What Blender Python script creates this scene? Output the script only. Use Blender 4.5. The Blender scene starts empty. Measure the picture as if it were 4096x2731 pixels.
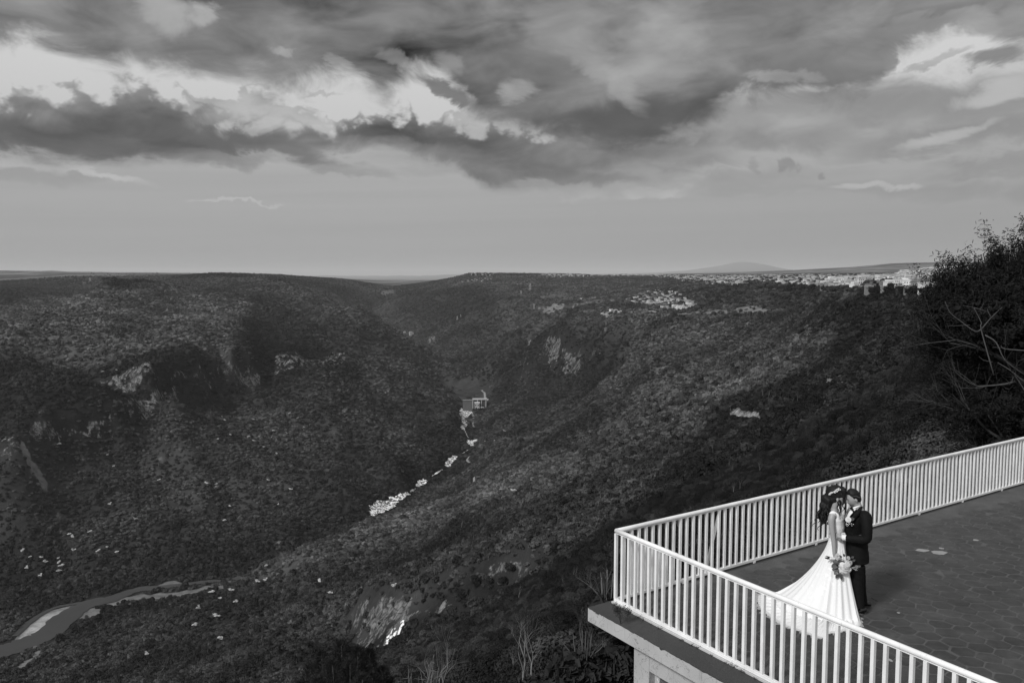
import bpy, bmesh, math, random
import numpy as np
from mathutils import Vector, Matrix, Euler
rnd = random.Random(7)
C = bpy.context.scene.collection

# ---------------------------------------------------------------- camera (deck level is z = 0)
CAM_H = 4.7
F_PX, HORIZON = 3340.0, 1095.0           # in pixels of the 4096 x 2731 photograph
PITCH = math.atan((1365.5 - HORIZON) / F_PX)
cam_data = bpy.data.cameras.new("camera")
cam = bpy.data.objects.new("camera", cam_data); C.objects.link(cam)
cam.location = (0, 0, CAM_H)
cam.rotation_euler = (math.pi / 2 - PITCH, 0, 0)
cam_data.sensor_width = 36.0
cam_data.lens = F_PX / 4096 * 36.0
cam_data.clip_start = 0.1
cam_data.clip_end = 200000.0
bpy.context.scene.camera = cam
sc = bpy.context.scene
sc.view_settings.view_transform = 'Standard'
sc.view_settings.look = 'None'
sc.view_settings.exposure = 0.0
sc.view_settings.gamma = 1.0
sc.view_settings.use_curve_mapping = False
sc.render.engine = 'CYCLES'
sc.cycles.max_bounces = 4
sc.cycles.diffuse_bounces = 2
sc.cycles.glossy_bounces = 2
sc.cycles.transmission_bounces = 2
sc.cycles.volume_bounces = 0
sc.cycles.transparent_max_bounces = 8
sc.cycles.use_denoising = True
sc.cycles.sample_clamp_indirect = 3.0

_c, _s = math.cos(PITCH), math.sin(PITCH)
def ray(u, v):
    a, b = u - 2048.0, 1365.5 - v
    return np.array([a, F_PX * _c + b * _s, -F_PX * _s + b * _c])
def azq(u, v):
    d = ray(u, v); h = math.hypot(d[0], d[1])
    return math.atan2(d[0], d[1]), d[2] / h
def at_z(u, v, z):                         # the point of the ray at height z (deck = 0)
    d = ray(u, v); return Vector(d * ((z - CAM_H) / d[2])) + Vector((0, 0, CAM_H))
def at_r(u, v, r):                         # the point of the ray at horizontal distance r
    d = ray(u, v); return Vector(d * (r / math.hypot(d[0], d[1]))) + Vector((0, 0, CAM_H))

# ---------------------------------------------------------------- sun
SUN_AZ, SUN_EL = math.radians(-136), math.radians(38)    # behind the camera and to its left
sun_data = bpy.data.lights.new("sun", 'SUN')
sun = bpy.data.objects.new("sun", sun_data); C.objects.link(sun)
sun_data.energy = 2.9
sun_data.angle = math.radians(10)
sun_data.color = (1, 1, 1)
sd = Vector((math.sin(SUN_AZ) * math.cos(SUN_EL), math.cos(SUN_AZ) * math.cos(SUN_EL), math.sin(SUN_EL)))
sun.rotation_euler = (-sd).to_track_quat('-Z', 'Y').to_euler()

# ---------------------------------------------------------------- node helper
class NB:
    def __init__(s, tree): s.t = tree; s.n = tree.nodes; s.l = tree.links
    def new(s, typ, **kw):
        n = s.n.new(typ)
        for k, v in kw.items(): setattr(n, k, v)
        return n
    def put(s, sock, v):
        if isinstance(v, bpy.types.NodeSocket): s.l.new(v, sock)
        elif v is not None: sock.default_value = v
    def m(s, op, a, b=None, c=None, clamp=False):
        n = s.new('ShaderNodeMath', operation=op, use_clamp=clamp)
        for i, v in enumerate((a, b, c)):
            if v is not None: s.put(n.inputs[i], v)
        return n.outputs[0]
    def vec(s, x, y, z=0.0):
        n = s.new('ShaderNodeCombineXYZ')
        for i, v in enumerate((x, y, z)): s.put(n.inputs[i], v)
        return n.outputs[0]
    def noise(s, vec, scale, detail=5, rough=0.55, lac=2.0, dist=0.0, dim='3D', typ='FBM'):
        n = s.new('ShaderNodeTexNoise', noise_dimensions=dim)
        n.noise_type = typ
        if vec is not None: s.l.new(vec, n.inputs['Vector'])
        for k, v in (('Scale', scale), ('Detail', detail), ('Roughness', rough), ('Lacunarity', lac), ('Distortion', dist)):
            s.put(n.inputs[k], v)
        return n.outputs['Fac']
    def step(s, x, a, b):                 # smoothstep of x from a to b
        n = s.new('ShaderNodeMapRange', interpolation_type='SMOOTHSTEP')
        s.put(n.inputs['Value'], x); s.put(n.inputs['From Min'], a); s.put(n.inputs['From Max'], b)
        return n.outputs[0]
    def lin(s, x, a, b, c=0.0, d=1.0):
        n = s.new('ShaderNodeMapRange')
        s.put(n.inputs['Value'], x)
        for k, v in (('From Min', a), ('From Max', b), ('To Min', c), ('To Max', d)): s.put(n.inputs[k], v)
        return n.outputs[0]
    def mix(s, f, a, b):
        n = s.new('ShaderNodeMix', data_type='FLOAT')
        s.put(n.inputs[0], f); s.put(n.inputs[2], a); s.put(n.inputs[3], b)
        return n.outputs[0]
    def curve(s, x, pts):                 # piecewise curve through pts (in 0..1)
        n = s.new('ShaderNodeFloatCurve')
        c = n.mapping.curves[0]
        c.points[0].location = pts[0]; c.points[1].location = pts[-1]
        for p in pts[1:-1]: c.points.new(*p)
        n.mapping.use_clip = False
        n.mapping.update()
        s.put(n.inputs['Value'], x)
        return n.outputs[0]
def lin8(v):                              # 8-bit grey to linear
    x = v / 255.0
    return x / 12.92 if x <= 0.04045 else ((x + 0.055) / 1.055) ** 2.4

# ---------------------------------------------------------------- sky
world = bpy.data.worlds.new("World"); sc.world = world
world.use_nodes = True
world.cycles.sampling_method = 'MANUAL'
world.cycles.sample_map_resolution = 512
nb = NB(world.node_tree); nb.n.clear()
tc = nb.new('ShaderNodeTexCoord')
sep = nb.new('ShaderNodeSeparateXYZ'); nb.l.new(tc.outputs['Generated'], sep.inputs[0])
X, Y, Z = sep.outputs
hyp = nb.m('SQRT', nb.m('ADD', nb.m('MULTIPLY', X, X), nb.m('MULTIPLY', Y, Y)))
az = nb.m('ARCTAN2', X, Y)
q = nb.m('DIVIDE', Z, nb.m('MAXIMUM', hyp, 0.05))
wn = nb.new('ShaderNodeTexNoise', noise_dimensions='2D')                      # turbulence that frays every cloud edge
nb.l.new(nb.vec(nb.m('MULTIPLY', az, 1.0), nb.m('MULTIPLY', q, 1.7)), wn.inputs['Vector'])
for k, v in (('Scale', 13.0), ('Detail', 6.0), ('Roughness', 0.62), ('Distortion', 0.35)): wn.inputs[k].default_value = v
ws = nb.new('ShaderNodeSeparateColor'); nb.l.new(wn.outputs['Color'], ws.inputs[0])
wa, wq, wp = [nb.m('SUBTRACT', o, 0.5) for o in ws.outputs]
aw = nb.m('ADD', az, nb.m('MULTIPLY', wa, 0.055))
qw = nb.m('ADD', q, nb.m('MULTIPLY', wq, 0.042))
an = nb.lin(aw, -0.8, 0.8, 0, 1)
def edge(pts):                            # photo pixels (u, v) of a cloud edge -> q as a curve over azimuth
    out = []
    for u, v in pts:
        a, k = azq(u, v); out.append(((a + 0.8) / 1.6, k / 0.6))
    out = [(0.0, out[0][1])] + out + [(1.0, out[-1][1])]
    return nb.m('MULTIPLY', nb.curve(an, out), 0.6)
def blob(u, v, ru, rv, rot=0.0, soft=0.5):       # 1 inside an ellipse of the sky, 0 outside
    a, k = azq(u, v); cr, sr = math.cos(math.radians(rot)), math.sin(math.radians(rot))
    dx, dy = nb.m('SUBTRACT', aw, a), nb.m('SUBTRACT', qw, k)
    ex = nb.m('MULTIPLY', nb.m('ADD', nb.m('MULTIPLY', dx, cr), nb.m('MULTIPLY', dy, sr)), F_PX / ru)
    ey = nb.m('MULTIPLY', nb.m('SUBTRACT', nb.m('MULTIPLY', dy, cr), nb.m('MULTIPLY', dx, sr)), F_PX / rv)
    return nb.step(nb.m('ADD', nb.m('MULTIPLY', ex, ex), nb.m('MULTIPLY', ey, ey)), 1.0 + soft, max(0.02, 1.0 - soft))
tilt = nb.vec(nb.m('ADD', az, nb.m('MULTIPLY', q, 1.2)), nb.m('SUBTRACT', nb.m('MULTIPLY', q, 2.6), nb.m('MULTIPLY', az, 0.55)))
n_big = nb.noise(tilt, 3.4, 3, 0.5, dim='2D')
n_mid = nb.noise(tilt, 9.0, 5, 0.52, dist=0.3, dim='2D')
bil = nb.noise(nb.vec(az, nb.m('MULTIPLY', q, 1.25)), 17.0, 4, 0.5, dim='2D')
puff = nb.m('SUBTRACT', 0.16, nb.m('ABSOLUTE', nb.m('SUBTRACT', bil, 0.5)))        # billowed tops
puff = nb.m('MULTIPLY', nb.m('SUBTRACT', puff, 0.08), 0.13)
streak = nb.noise(nb.vec(nb.m('MULTIPLY', az, 0.75), nb.m('SUBTRACT', nb.m('ADD', nb.m('MULTIPLY', q, 30.0), nb.m('MULTIPLY', qw, 0.8)), nb.m('MULTIPLY', az, 0.9))), 2.0, 4, 0.5, dim='2D')
cb = nb.m('SUBTRACT', n_big, 0.5); cm = nb.m('SUBTRACT', n_mid, 0.5); st = nb.m('SUBTRACT', streak, 0.5)
def add(*a):
    r = a[0]
    for b in a[1:]: r = nb.m('ADD', r, b)
    return r
def mul(a, b): return nb.m('MULTIPLY', a, b)
def sub(a, b): return nb.m('SUBTRACT', a, b)
def over_(val, mask, col): return nb.mix(mask, val, col)

# clear air between the clouds: the Nishita sky, grey like the photograph
sky = nb.new('ShaderNodeTexSky', sky_type='NISHITA'); sky.sun_disc = False
sky.sun_elevation = SUN_EL; sky.sun_rotation = SUN_AZ; sky.dust_density = 3.0
bw = nb.new('ShaderNodeRGBToBW'); nb.l.new(sky.outputs[0], bw.inputs[0])
nish = mul(bw.outputs[0], 0.10)
clear = add(nb.m('MINIMUM', mul(nish, 0.05), 0.04), nb.mix(nb.step(q, 0.10, 0.26), lin8(188), lin8(206)))

# thin high layer low over the horizon
lowv = nb.curve(nb.lin(q, 0, 0.3, 0, 1), [(0, lin8(157)), (0.12, lin8(160)), (0.3, lin8(166)), (0.5, lin8(172)), (0.75, lin8(172)), (1, lin8(172))])
lowv = mul(lowv, nb.lin(az, -0.1, 0.5, 1.0, 0.92))
low = mul(lowv, add(1.0, mul(st, nb.lin(q, 0.0, 0.14, 0.06, 0.22))))
q_low = edge([(-300, 560), (0, 590), (400, 620), (900, 560), (1500, 540), (2048, 540), (2600, 420), (3000, 370), (3350, 340), (3600, 330), (3800, 320), (4096, 280), (4500, 240)])
m_low = nb.step(sub(q_low, qw), -0.012, 0.02)
val = nb.mix(m_low, clear, low)
for (u, v, ru, rv, rot, g) in [(3300, 430, 520, 80, 4, 146), (3800, 420, 420, 75, -4, 140), (3250, 540, 600, 60, 0, 148), (3850, 560, 380, 45, 4, 136), (3990, 665, 260, 32, 0, 142),
                               (150, 690, 230, 40, 0, 152), (1320, 665, 210, 26, -10, 142), (2450, 690, 900, 45, -2, 150), (2700, 760, 600, 24, 0, 158), (3900, 760, 500, 40, -3, 150)]:
    val = over_(val, mul(blob(u, v, ru, rv, rot, 0.8), add(0.70, mul(cm, 2.6))), mul(lin8(g), add(0.97, mul(cm, 1.2), mul(wp, 0.3))))
for (u, v, ru, rv, rot, g, k) in [(3780, 560, 150, 22, 12, 195, 0.55), (3980, 380, 130, 34, 8, 205, 0.55), (3250, 345, 0.1 + 150, 14, 0, 215, 0.9), (330, 665, 210, 14, -14, 190, 0.8), (940, 812, 170, 6, -1, 188, 0.7),
                                  (3480, 742, 95, 14, 3, 190, 0.6), (3630, 725, 45, 9, 0, 188, 0.55), (2150, 585, 260, 14, -8, 186, 0.6), (2500, 600, 120, 10, 0, 190, 0.6), (2700, 660, 200, 9, -6, 188, 0.6), (80, 640, 160, 22, 0, 186, 0.6)]:
    val = over_(val, mul(blob(u, v, ru, rv, rot, 0.9), k), lin8(g))

# paler heaps that stand behind the middle band
q2 = edge([(-300, 400), (0, 392), (120, 362), (230, 345), (420, 380), (700, 395), (900, 375), (1080, 355), (1180, 410), (1270, 450), (1400, 500), (1700, 450), (1850, 435), (2100, 440), (2400, 420), (3000, 420), (4500, 400)])
m2 = nb.step(add(sub(q2, qw), puff), -0.002, 0.007)
m2 = mul(m2, nb.step(az, 0.2, 0.05))
val = over_(val, mul(mul(m2, sub(1.0, m_low)), 0.9), mul(lin8(172), add(1.0, mul(cm, 0.9))))

# middle band
qt = edge([(-300, 430), (0, 400), (120, 380), (300, 352), (440, 322), (600, 362), (700, 380), (800, 440), (1000, 465), (1150, 500), (1300, 500), (1480, 480), (1600, 442), (1750, 468), (1900, 490), (2100, 500), (2400, 520), (2900, 560), (3100, 560), (4500, 560)])
qb = edge([(-300, 600), (0, 620), (150, 650), (400, 665), (700, 660), (900, 632), (1100, 612), (1300, 590), (1500, 600), (1700, 640), (1900, 705), (2100, 755), (2300, 740), (2500, 710), (2700, 680), (2900, 640), (3100, 600), (4500, 600)])
mt = nb.step(add(sub(qt, qw), puff), -0.003, 0.012)
mb = nb.step(add(sub(qw, qb), mul(st, 0.03)), -0.012, 0.024)
m_mid = mul(mul(mt, mb), nb.lin(az, 0.10, 0.32, 1.0, 0.1))
tt = nb.m('DIVIDE', sub(qw, qb), nb.m('MAXIMUM', sub(qt, qb), 0.01), clamp=True)
dark = nb.curve(tt, [(0, lin8(122)), (0.2, lin8(96)), (0.5, lin8(93)), (0.75, lin8(124)), (1, lin8(150))])
dark = nb.mix(nb.lin(az, -0.15, 0.12), dark, lin8(134))
val = over_(val, m_mid, mul(dark, add(0.96, mul(cm, 1.5), mul(cb, 1.0), mul(wp, 0.35))))
val = over_(val, mul(blob(1000, 575, 320, 34, -9, 0.7), 0.75), lin8(98))
val = over_(val, mul(blob(150, 560, 330, 40, -2, 0.7), 0.6), lin8(98))
for (u, v, ru, rv, rot, g, k) in [(1950, 655, 380, 40, -10, 116, 0.8), (2230, 705, 330, 26, -6, 128, 0.7), (2680, 640, 260, 36, -4, 134, 0.6), (1250, 560, 260, 36, -4, 110, 0.6), (560, 610, 420, 30, -2, 104, 0.5), (3000, 560, 300, 50, 0, 138, 0.5)]:
    val = over_(val, mul(blob(u, v, ru, rv, rot, 0.85), k), mul(lin8(g), add(0.97, mul(cm, 1.2), mul(wp, 0.4))))

# upper mass
qT = edge([(-300, 140), (0, 125), (80, 95), (150, 100), (240, 150), (400, 200), (470, 230), (540, 205), (640, 235), (800, 228), (1000, 250), (1150, 300), (1300, 300), (1400, 280), (1540, 350), (1620, 290), (1750, 265), (1830, 320), (1930, 420), (2100, 450), (2300, 520), (2480, 575), (2620, 545), (2800, 470), (2930, 385), (3000, 345), (3150, 330), (3300, 345), (3430, 340), (3500, 290), (3550, 190), (3580, 105), (3640, 100), (3760, 70), (3880, 30), (3960, 80), (4096, 140), (4500, 140)])
mT = nb.step(add(sub(qw, qT), mul(wp, 0.055), mul(cb, 0.02)), -0.030, 0.006)
under = nb.step(sub(qw, qT), 0.0, 0.13)
v4 = nb.mix(under, nb.mix(nb.step(az, -0.1, 0.05), lin8(124), lin8(110)), nb.mix(nb.lin(az, -0.3, 0.25), lin8(122), lin8(146)))
v4 = mul(v4, add(0.93, mul(cm, 1.7), mul(cb, 1.5), mul(wp, 0.35)))
for (u, v, ru, rv, rot, g, k) in [(2480, 490, 420, 80, 6, 86, 0.9), (2150, 240, 260, 60, -15, 108, 0.6), (2350, 60, 200, 60, 0, 112, 0.6), (3050, 40, 320, 60, 5, 118, 0.6), (3250, 240, 240, 60, -20, 128, 0.6),
                                  (2650, 200, 170, 120, 30, 160, 0.7), (2250, 90, 130, 110, 20, 158, 0.5), (2450, 330, 160, 40, -40, 158, 0.7), (670, 60, 80, 75, -40, 162, 0.9), (810, 60, 45, 40, -40, 175, 0.8), (1130, 205, 40, 20, -10, 165, 0.6),
                                  (1350, 265, 60, 24, -30, 160, 0.6), (1600, 240, 70, 30, -20, 158, 0.55), (1810, 255, 60, 40, -30, 155, 0.6), (2075, 360, 55, 40, 0, 165, 0.7), (3130, 300, 120, 22, -10, 168, 0.6)]:
    v4 = nb.mix(mul(blob(u, v, ru, rv, rot, 0.85), k), v4, mul(lin8(g), add(1.0, mul(cm, 0.7))))
val = over_(val, mT, v4)
for (u, v, ru, rv, rot, g, k) in [(1790, 365, 110, 26, -22, 118, 0.95), (3560, 220, 26, 60, -10, 132, 0.95), (3720, 250, 110, 16, 10, 165, 0.8), (3990, 245, 90, 28, 0, 128, 0.9), (3720, 90, 190, 30, 12, 140, 0.9), (3000, 665, 22, 20, 0, 140, 0.8), (3160, 665, 28, 26, 0, 136, 0.9), (3330, 685, 18, 14, 0, 142, 0.8), (1300, 375, 60, 8, -5, 160, 0.6), (4060, 100, 110, 60, 0, 140, 0.9), (3890, 90, 60, 50, 0, 150, 0.85)]:
    val = over_(val, mul(blob(u, v, ru, rv, rot, 0.7), k), mul(lin8(g), add(1.0, mul(cm, 0.8))))

# lit veil overhead and behind the camera (out of the picture): the sun stands behind it
over = nb.m('MAXIMUM', nb.step(q, 0.55, 1.6), nb.step(nb.m('MULTIPLY', Y, -1.0), -0.2, 0.5))
val = nb.mix(over, val, 0.56)
val = nb.m('MAXIMUM', nb.mix(nb.step(Z, -0.02, -0.2), val, 0.05), 0.0)
bg = nb.new('ShaderNodeBackground'); nb.l.new(val, bg.inputs['Color']); bg.inputs['Strength'].default_value = 1.0
wo = nb.new('ShaderNodeOutputWorld'); nb.l.new(bg.outputs[0], wo.inputs[0])

# ================================================================ materials
def gmat(name, g, rough=0.9, spec=0.2, var=0.25, scale=3.0, bump=0.0, bscale=20.0, rand=0.0, trans=0.0):
    """a grey procedural material: base value g, mottled by noise"""
    m = bpy.data.materials.new(name); m.use_nodes = True
    b = NB(m.node_tree); bs = b.n['Principled BSDF']
    tcn = b.new('ShaderNodeTexCoord'); co = tcn.outputs['Object']
    nz = b.noise(co, scale, 5, 0.6)
    val = b.m('MULTIPLY', g, b.m('ADD', 1.0 - var, b.m('MULTIPLY', nz, 2 * var)))
    if rand:
        oi = b.new('ShaderNodeObjectInfo')
        val = b.m('MULTIPLY', val, b.lin(oi.outputs['Random'], 0, 1, 1 - rand, 1 + rand))
    b.l.new(val, bs.inputs['Base Color'])
    bs.inputs['Roughness'].default_value = rough
    bs.inputs['Specular IOR Level'].default_value = spec
    if bump:
        bn = b.new('ShaderNodeBump'); bn.inputs['Strength'].default_value = bump; bn.inputs['Distance'].default_value = 0.02
        b.l.new(b.noise(co, bscale, 6, 0.65), bn.inputs['Height']); b.l.new(bn.outputs[0], bs.inputs['Normal'])
    return m, b, bs, val

def link_mesh(name, verts, faces, mat, parent=None, smooth=False):
    me = bpy.data.meshes.new(name)
    me.from_pydata([tuple(v) for v in verts], [], faces)
    me.materials.append(mat)
    if smooth: me.polygons.foreach_set('use_smooth', [True] * len(me.polygons))
    o = bpy.data.objects.new(name, me); C.objects.link(o)
    if parent: o.parent = parent
    return o
def quads_mesh(name, V, mats, smooth=False, tri=False):
    """V: (n,4,3) array of quads -> mesh"""
    k = V.shape[1]; n = V.shape[0]
    me = bpy.data.meshes.new(name)
    me.vertices.add(n * k); me.vertices.foreach_set('co', V.reshape(-1).astype(np.float32))
    me.loops.add(n * k); me.loops.foreach_set('vertex_index', np.arange(n * k, dtype=np.int32))
    me.polygons.add(n); me.polygons.foreach_set('loop_start', np.arange(0, n * k, k, dtype=np.int32))
    me.update(calc_edges=True)
    for m in (mats if isinstance(mats, (list, tuple)) else [mats]): me.materials.append(m)
    return me
def empty(name, loc=(0, 0, 0), rz=0.0):
    o = bpy.data.objects.new(name, None); C.objects.link(o); o.location = loc; o.rotation_euler = (0, 0, rz)
    o.empty_display_size = 0.2
    return o
def tag(o, label=None, cat=None, group=None, kind=None):
    if label: o['label'] = label
    if cat: o['category'] = cat
    if group: o['group'] = group
    if kind: o['kind'] = kind
    return o

# ================================================================ noise on arrays
_pr = np.random.RandomState(11)
_perm = _pr.permutation(4096).astype(np.int64)
_grad = np.stack([np.cos(np.linspace(0, 2 * np.pi, 256, endpoint=False)), np.sin(np.linspace(0, 2 * np.pi, 256, endpoint=False))], 1)
def pnoise(x, y):
    xi, yi = np.floor(x).astype(np.int64), np.floor(y).astype(np.int64)
    xf, yf = x - xi, y - yi
    def g(ix, iy, dx, dy):
        h = _perm[(_perm[ix & 4095] + iy) & 4095] & 255
        return _grad[h, 0] * dx + _grad[h, 1] * dy
    u = xf * xf * xf * (xf * (xf * 6 - 15) + 10); v = yf * yf * yf * (yf * (yf * 6 - 15) + 10)
    a = g(xi, yi, xf, yf); b = g(xi + 1, yi, xf - 1, yf); c = g(xi, yi + 1, xf, yf - 1); d = g(xi + 1, yi + 1, xf - 1, yf - 1)
    return (a + (b - a) * u) * (1 - v) + (c + (d - c) * u) * v
def fbm(x, y, octv=4, gain=0.5, ridge=False):
    t = 0; amp = 1.0; s = 0
    for i in range(octv):
        n = pnoise(x * 2 ** i + 17.3 * i, y * 2 ** i - 9.1 * i)
        if ridge: n = 0.5 - np.abs(n) * 1.6
        t = t + n * amp; s += amp; amp *= gain
    return t / s

# ================================================================ terrain: control points read as (u, v, z) or (u, v, None, r)
Zp = []   # u, v, height above/below the camera (metres)
def rowz(*a): Zp.extend(a)
def line(*pts, step=55):     # a continuous edge: points in between are filled in along its true 3D course
    P = []
    for u, v, z in pts:
        a, k = azq(u, v); P.append((u, v, z / k))
    for (u0, v0, r0), (u1, v1, r1) in zip(P[:-1], P[1:]):
        n = max(1, int(math.hypot(u1 - u0, v1 - v0) / step))
        for i in range(n + 1):
            t = i / n
            if i == n and (u1, v1, r1) != P[-1]: continue
            R_pts.append((u0 + (u1 - u0) * t, v0 + (v1 - v0) * t, math.exp(math.log(r0) * (1 - t) + math.log(r1) * t)))
# far left country
R_pts = [  # u, v, r
 (-900,1100,9000),(-900,1300,2600),
 (0,1097,9500),(200,1085,9500),(350,1094,9500),(500,1097,9000),(700,1097,9500),(900,1096,10500),(1100,1098,12000),(0,1122,7500),(300,1103,7500),(60,1165,5000),(40,1262,4300),(0,1150,5600),(170,1230,4700),(300,1180,6000),(300,1120,7000),
 (410,1121,3800),(500,1127,3900),(560,1122,3900),(470,1150,3650),(300,1185,3350),(220,1235,3050),(120,1275,2850),(0,1292,2780),(-300,1310,2700),
 (650,1136,4300),(700,1116,5400),(780,1106,5500),(860,1094,5700),(940,1107,5400),(1000,1113,5200),(1100,1116,5300),(1200,1125,5600),(1300,1127,6000),(1400,1129,6500),(1480,1136,7000),(1560,1150,7300),
 (750,1150,4300),(1000,1140,4700),(1150,1160,4500),(1250,1180,4200),
 # low country beyond the canyon
 (1600,1152,14000),(1700,1140,16000),(1850,1145,15000),(1600,1125,26000),(1800,1122,26000),(1450,1112,40000),(1650,1108,45000),(1800,1099,45000),(1930,1092,45000),(2000,1094,45000),(1300,1104,45000),(1500,1104,60000),
 # far canyon, right side
 (1540,1272,5700),(1590,1180,6200),(1660,1155,6500),(1760,1130,6500),(1830,1112,6500),(1870,1096,6500),(1700,1200,5700),(1850,1190,5400),(1950,1150,5600),(2100,1150,5300),(2000,1115,6300),(2200,1112,6500),(2050,1098,6700),(2300,1098,7000),
 (1720,1310,4900),(1650,1240,5500),(1900,1260,4500),(2080,1230,4300),(1800,1370,4350),(1500,1262,6000),
 (2170,1190,4700),(2180,1200,4450),(2350,1170,4900),(2500,1150,5000),(2400,1105,7200),
 (1850,1420,3750),(2000,1345,3650),(2180,1270,3550),(2280,1222,3500),(2400,1210,3500),(1930,1440,3500),(2060,1400,3300),
 # plateau
 (2600,1130,4700),(2800,1128,4200),(2950,1135,2500),(3100,1140,2100),(3300,1142,1500),(3500,1150,1050),(3700,1150,900),(4100,1160,700),(4900,1160,600),(3500,1135,1600),(3700,1130,1400),(4000,1128,1400),(4350,1128,1400),(3500,1116,2400),(3900,1115,2200),(4900,1118,2200),(4350,1142,900),(4900,1130,1300),(3300,1122,2200),
 (2700,1100,8000),(3000,1104,6500),(3300,1104,5000),(3600,1106,3500),(4000,1108,3000),(4900,1108,3000),
 (2700,1094,13000),(3000,1094,13000),(3600,1094,9000),(4100,1094,9000),
 (2700,1096,30000),(2760,1092,42000),(2850,1068,45000),(2960,1047,45000),(3060,1058,45000),(3150,1078,45000),(3250,1090,44000),
 (3250,1088,12500),(3380,1078,13000),(3480,1064,13500),(3560,1055,13500),(3700,1052,13500),(3900,1050,13500),(4300,1055,13500),(5000,1060,13500),(3700,1085,11000),
 (1000,1106,6500),(1200,1114,6700),(800,1100,7500),(900,1098,6500),(1400,1122,8500),(1200,1104,9500),(1000,1101,9500),(600,1100,8000),(1300,1110,8000),(-900,1097,30000),(0,1097,30000),(700,1098,30000),(-900,1096,150000),(0,1097,150000),(1000,1098,150000),(2000,1098,150000),(3000,1097,150000),(4100,1097,150000),(5000,1097,150000),
 # the hill right below the terrace
 (3400,1400,900),(3400,1600,560),(3400,1800,330),(3400,2000,165),(3400,2150,80),(3800,1260,600),(3800,1400,340),(3800,1600,190),(3800,1750,110),(4150,1300,330),(4150,1500,160),(4150,1700,80),(4900,1300,200),(4900,1600,80),(4900,1900,30),
]
rowz(
 # valley floor and river (camera-relative heights)
 (-900,2500,-525),(0,2480,-519),(200,2330,-516),(500,2300,-514),(800,2270,-512),
 (-300,2350,-515),(0,2330,-512),(-900,2731,-525),
 
 # left wall, foot to rim
 (-300,2150,-470),(0,2150,-460),(400,2150,-468),(800,2130,-475),(1150,2080,-478),(1400,1990,-475),(1600,1890,-470),(1740,1800,-466),(1800,1720,-462),
 (-300,1950,-395),(0,1950,-383),(400,1950,-412),(800,1930,-425),(1200,1880,-430),(1500,1780,-425),(1680,1700,-418),(1780,1670,-440),
 
 (700,1650,-310),(1200,1650,-350),(1000,1700,-360),(500,1750,-345),(700,1800,-375),
 (1080,1380,-235),(1080,1300,-180),
 (1350,1650,-365),(1500,1620,-375),(1650,1640,-405),
 (0,1550,-235),(200,1580,-250),(-300,1420,-190),(-300,1600,-240),(0,1340,-155),(250,1310,-145),
(500,1330,-165),(500,1230,-120),(500,1165,-68),(800,1330,-168),(800,1230,-118),(1000,1400,-215),(1000,1300,-172),(1000,1210,-118),(850,1180,-92),
 # spur A crest
 
 (1320,1365,-222),
 # spur B crest and face
 (1300,1270,-172),(1400,1320,-215),(1500,1400,-292),(1600,1470,-355),(1680,1530,-410),
 # reservoir and river behind the dam
 (1890,1590,-462),(1830,1560,-461),(1780,1548,-460),
 # right bank spurs and cliff
 (1960,1540,-425),(2000,1480,-375),(2100,1420,-318),(2050,1500,-375),(2050,1560,-400),(2200,1330,-225),
 (2250,1290,-195),(2400,1290,-165),
 # shelf with the village and the field
 (2600,1220,-115),(2500,1250,-128),(2700,1180,-88),(2750,1225,-105),(2700,1262,-112),(3000,1240,-96),(2250,1240,-155),(2450,1300,-155),
 (2850,1165,-62),(3000,1180,-58),(3200,1190,-62),(3150,1245,-80),(2750,1150,-58),
 # long slope towards the viewer
 (2600,1330,-142),(2800,1330,-126),(3000,1320,-108),(3200,1300,-86),(3000,1400,-122),(3000,1500,-128),(3000,1600,-130),(3000,1700,-131),(3000,1800,-120),(3000,1900,-108),(3000,2000,-92),(3000,2100,-68),(3000,2200,-40),
 (2700,1420,-160),(2500,1500,-228),(2500,1600,-238),(2500,1700,-230),(2500,1800,-215),(2500,1900,-200),(2500,2000,-180),(2500,2100,-155),(2500,2200,-122),(2500,2400,-75),(2480,2600,-42),(2450,2731,-22),(2750,2300,-45),
 (2000,1650,-455),(2000,1720,-435),(2000,1800,-420),(2000,1900,-395),(2000,2000,-355),(2000,2100,-300),(2000,2200,-255),(2000,2400,-222),(2000,2500,-185),(2000,2600,-148),(2000,2731,-85),
 (2200,2350,-175),(2250,2300,-170),(2300,2100,-215),
 (1940,1720,-478),(1900,1850,-482),(1850,1950,-478),(1700,2050,-470),
 # near spur whose crest hides the river
 (1600,2150,-445),(1600,2250,-395),(1600,2320,-355),
 (1720,2600,-258),(1600,2731,-160),(1300,2731,-240),
 (1800,2200,-330),(1200,2300,-465),(1200,2400,-430),(1200,2500,-400),(1200,2620,-360),(1000,2731,-360),
 (800,2380,-500),(800,2450,-480),(800,2550,-452),(800,2731,-410),(500,2450,-512),(500,2600,-492),(400,2731,-480),(100,2650,-518),(0,2731,-512),(-300,2731,-522),(1000,2340,-494),
)
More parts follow.
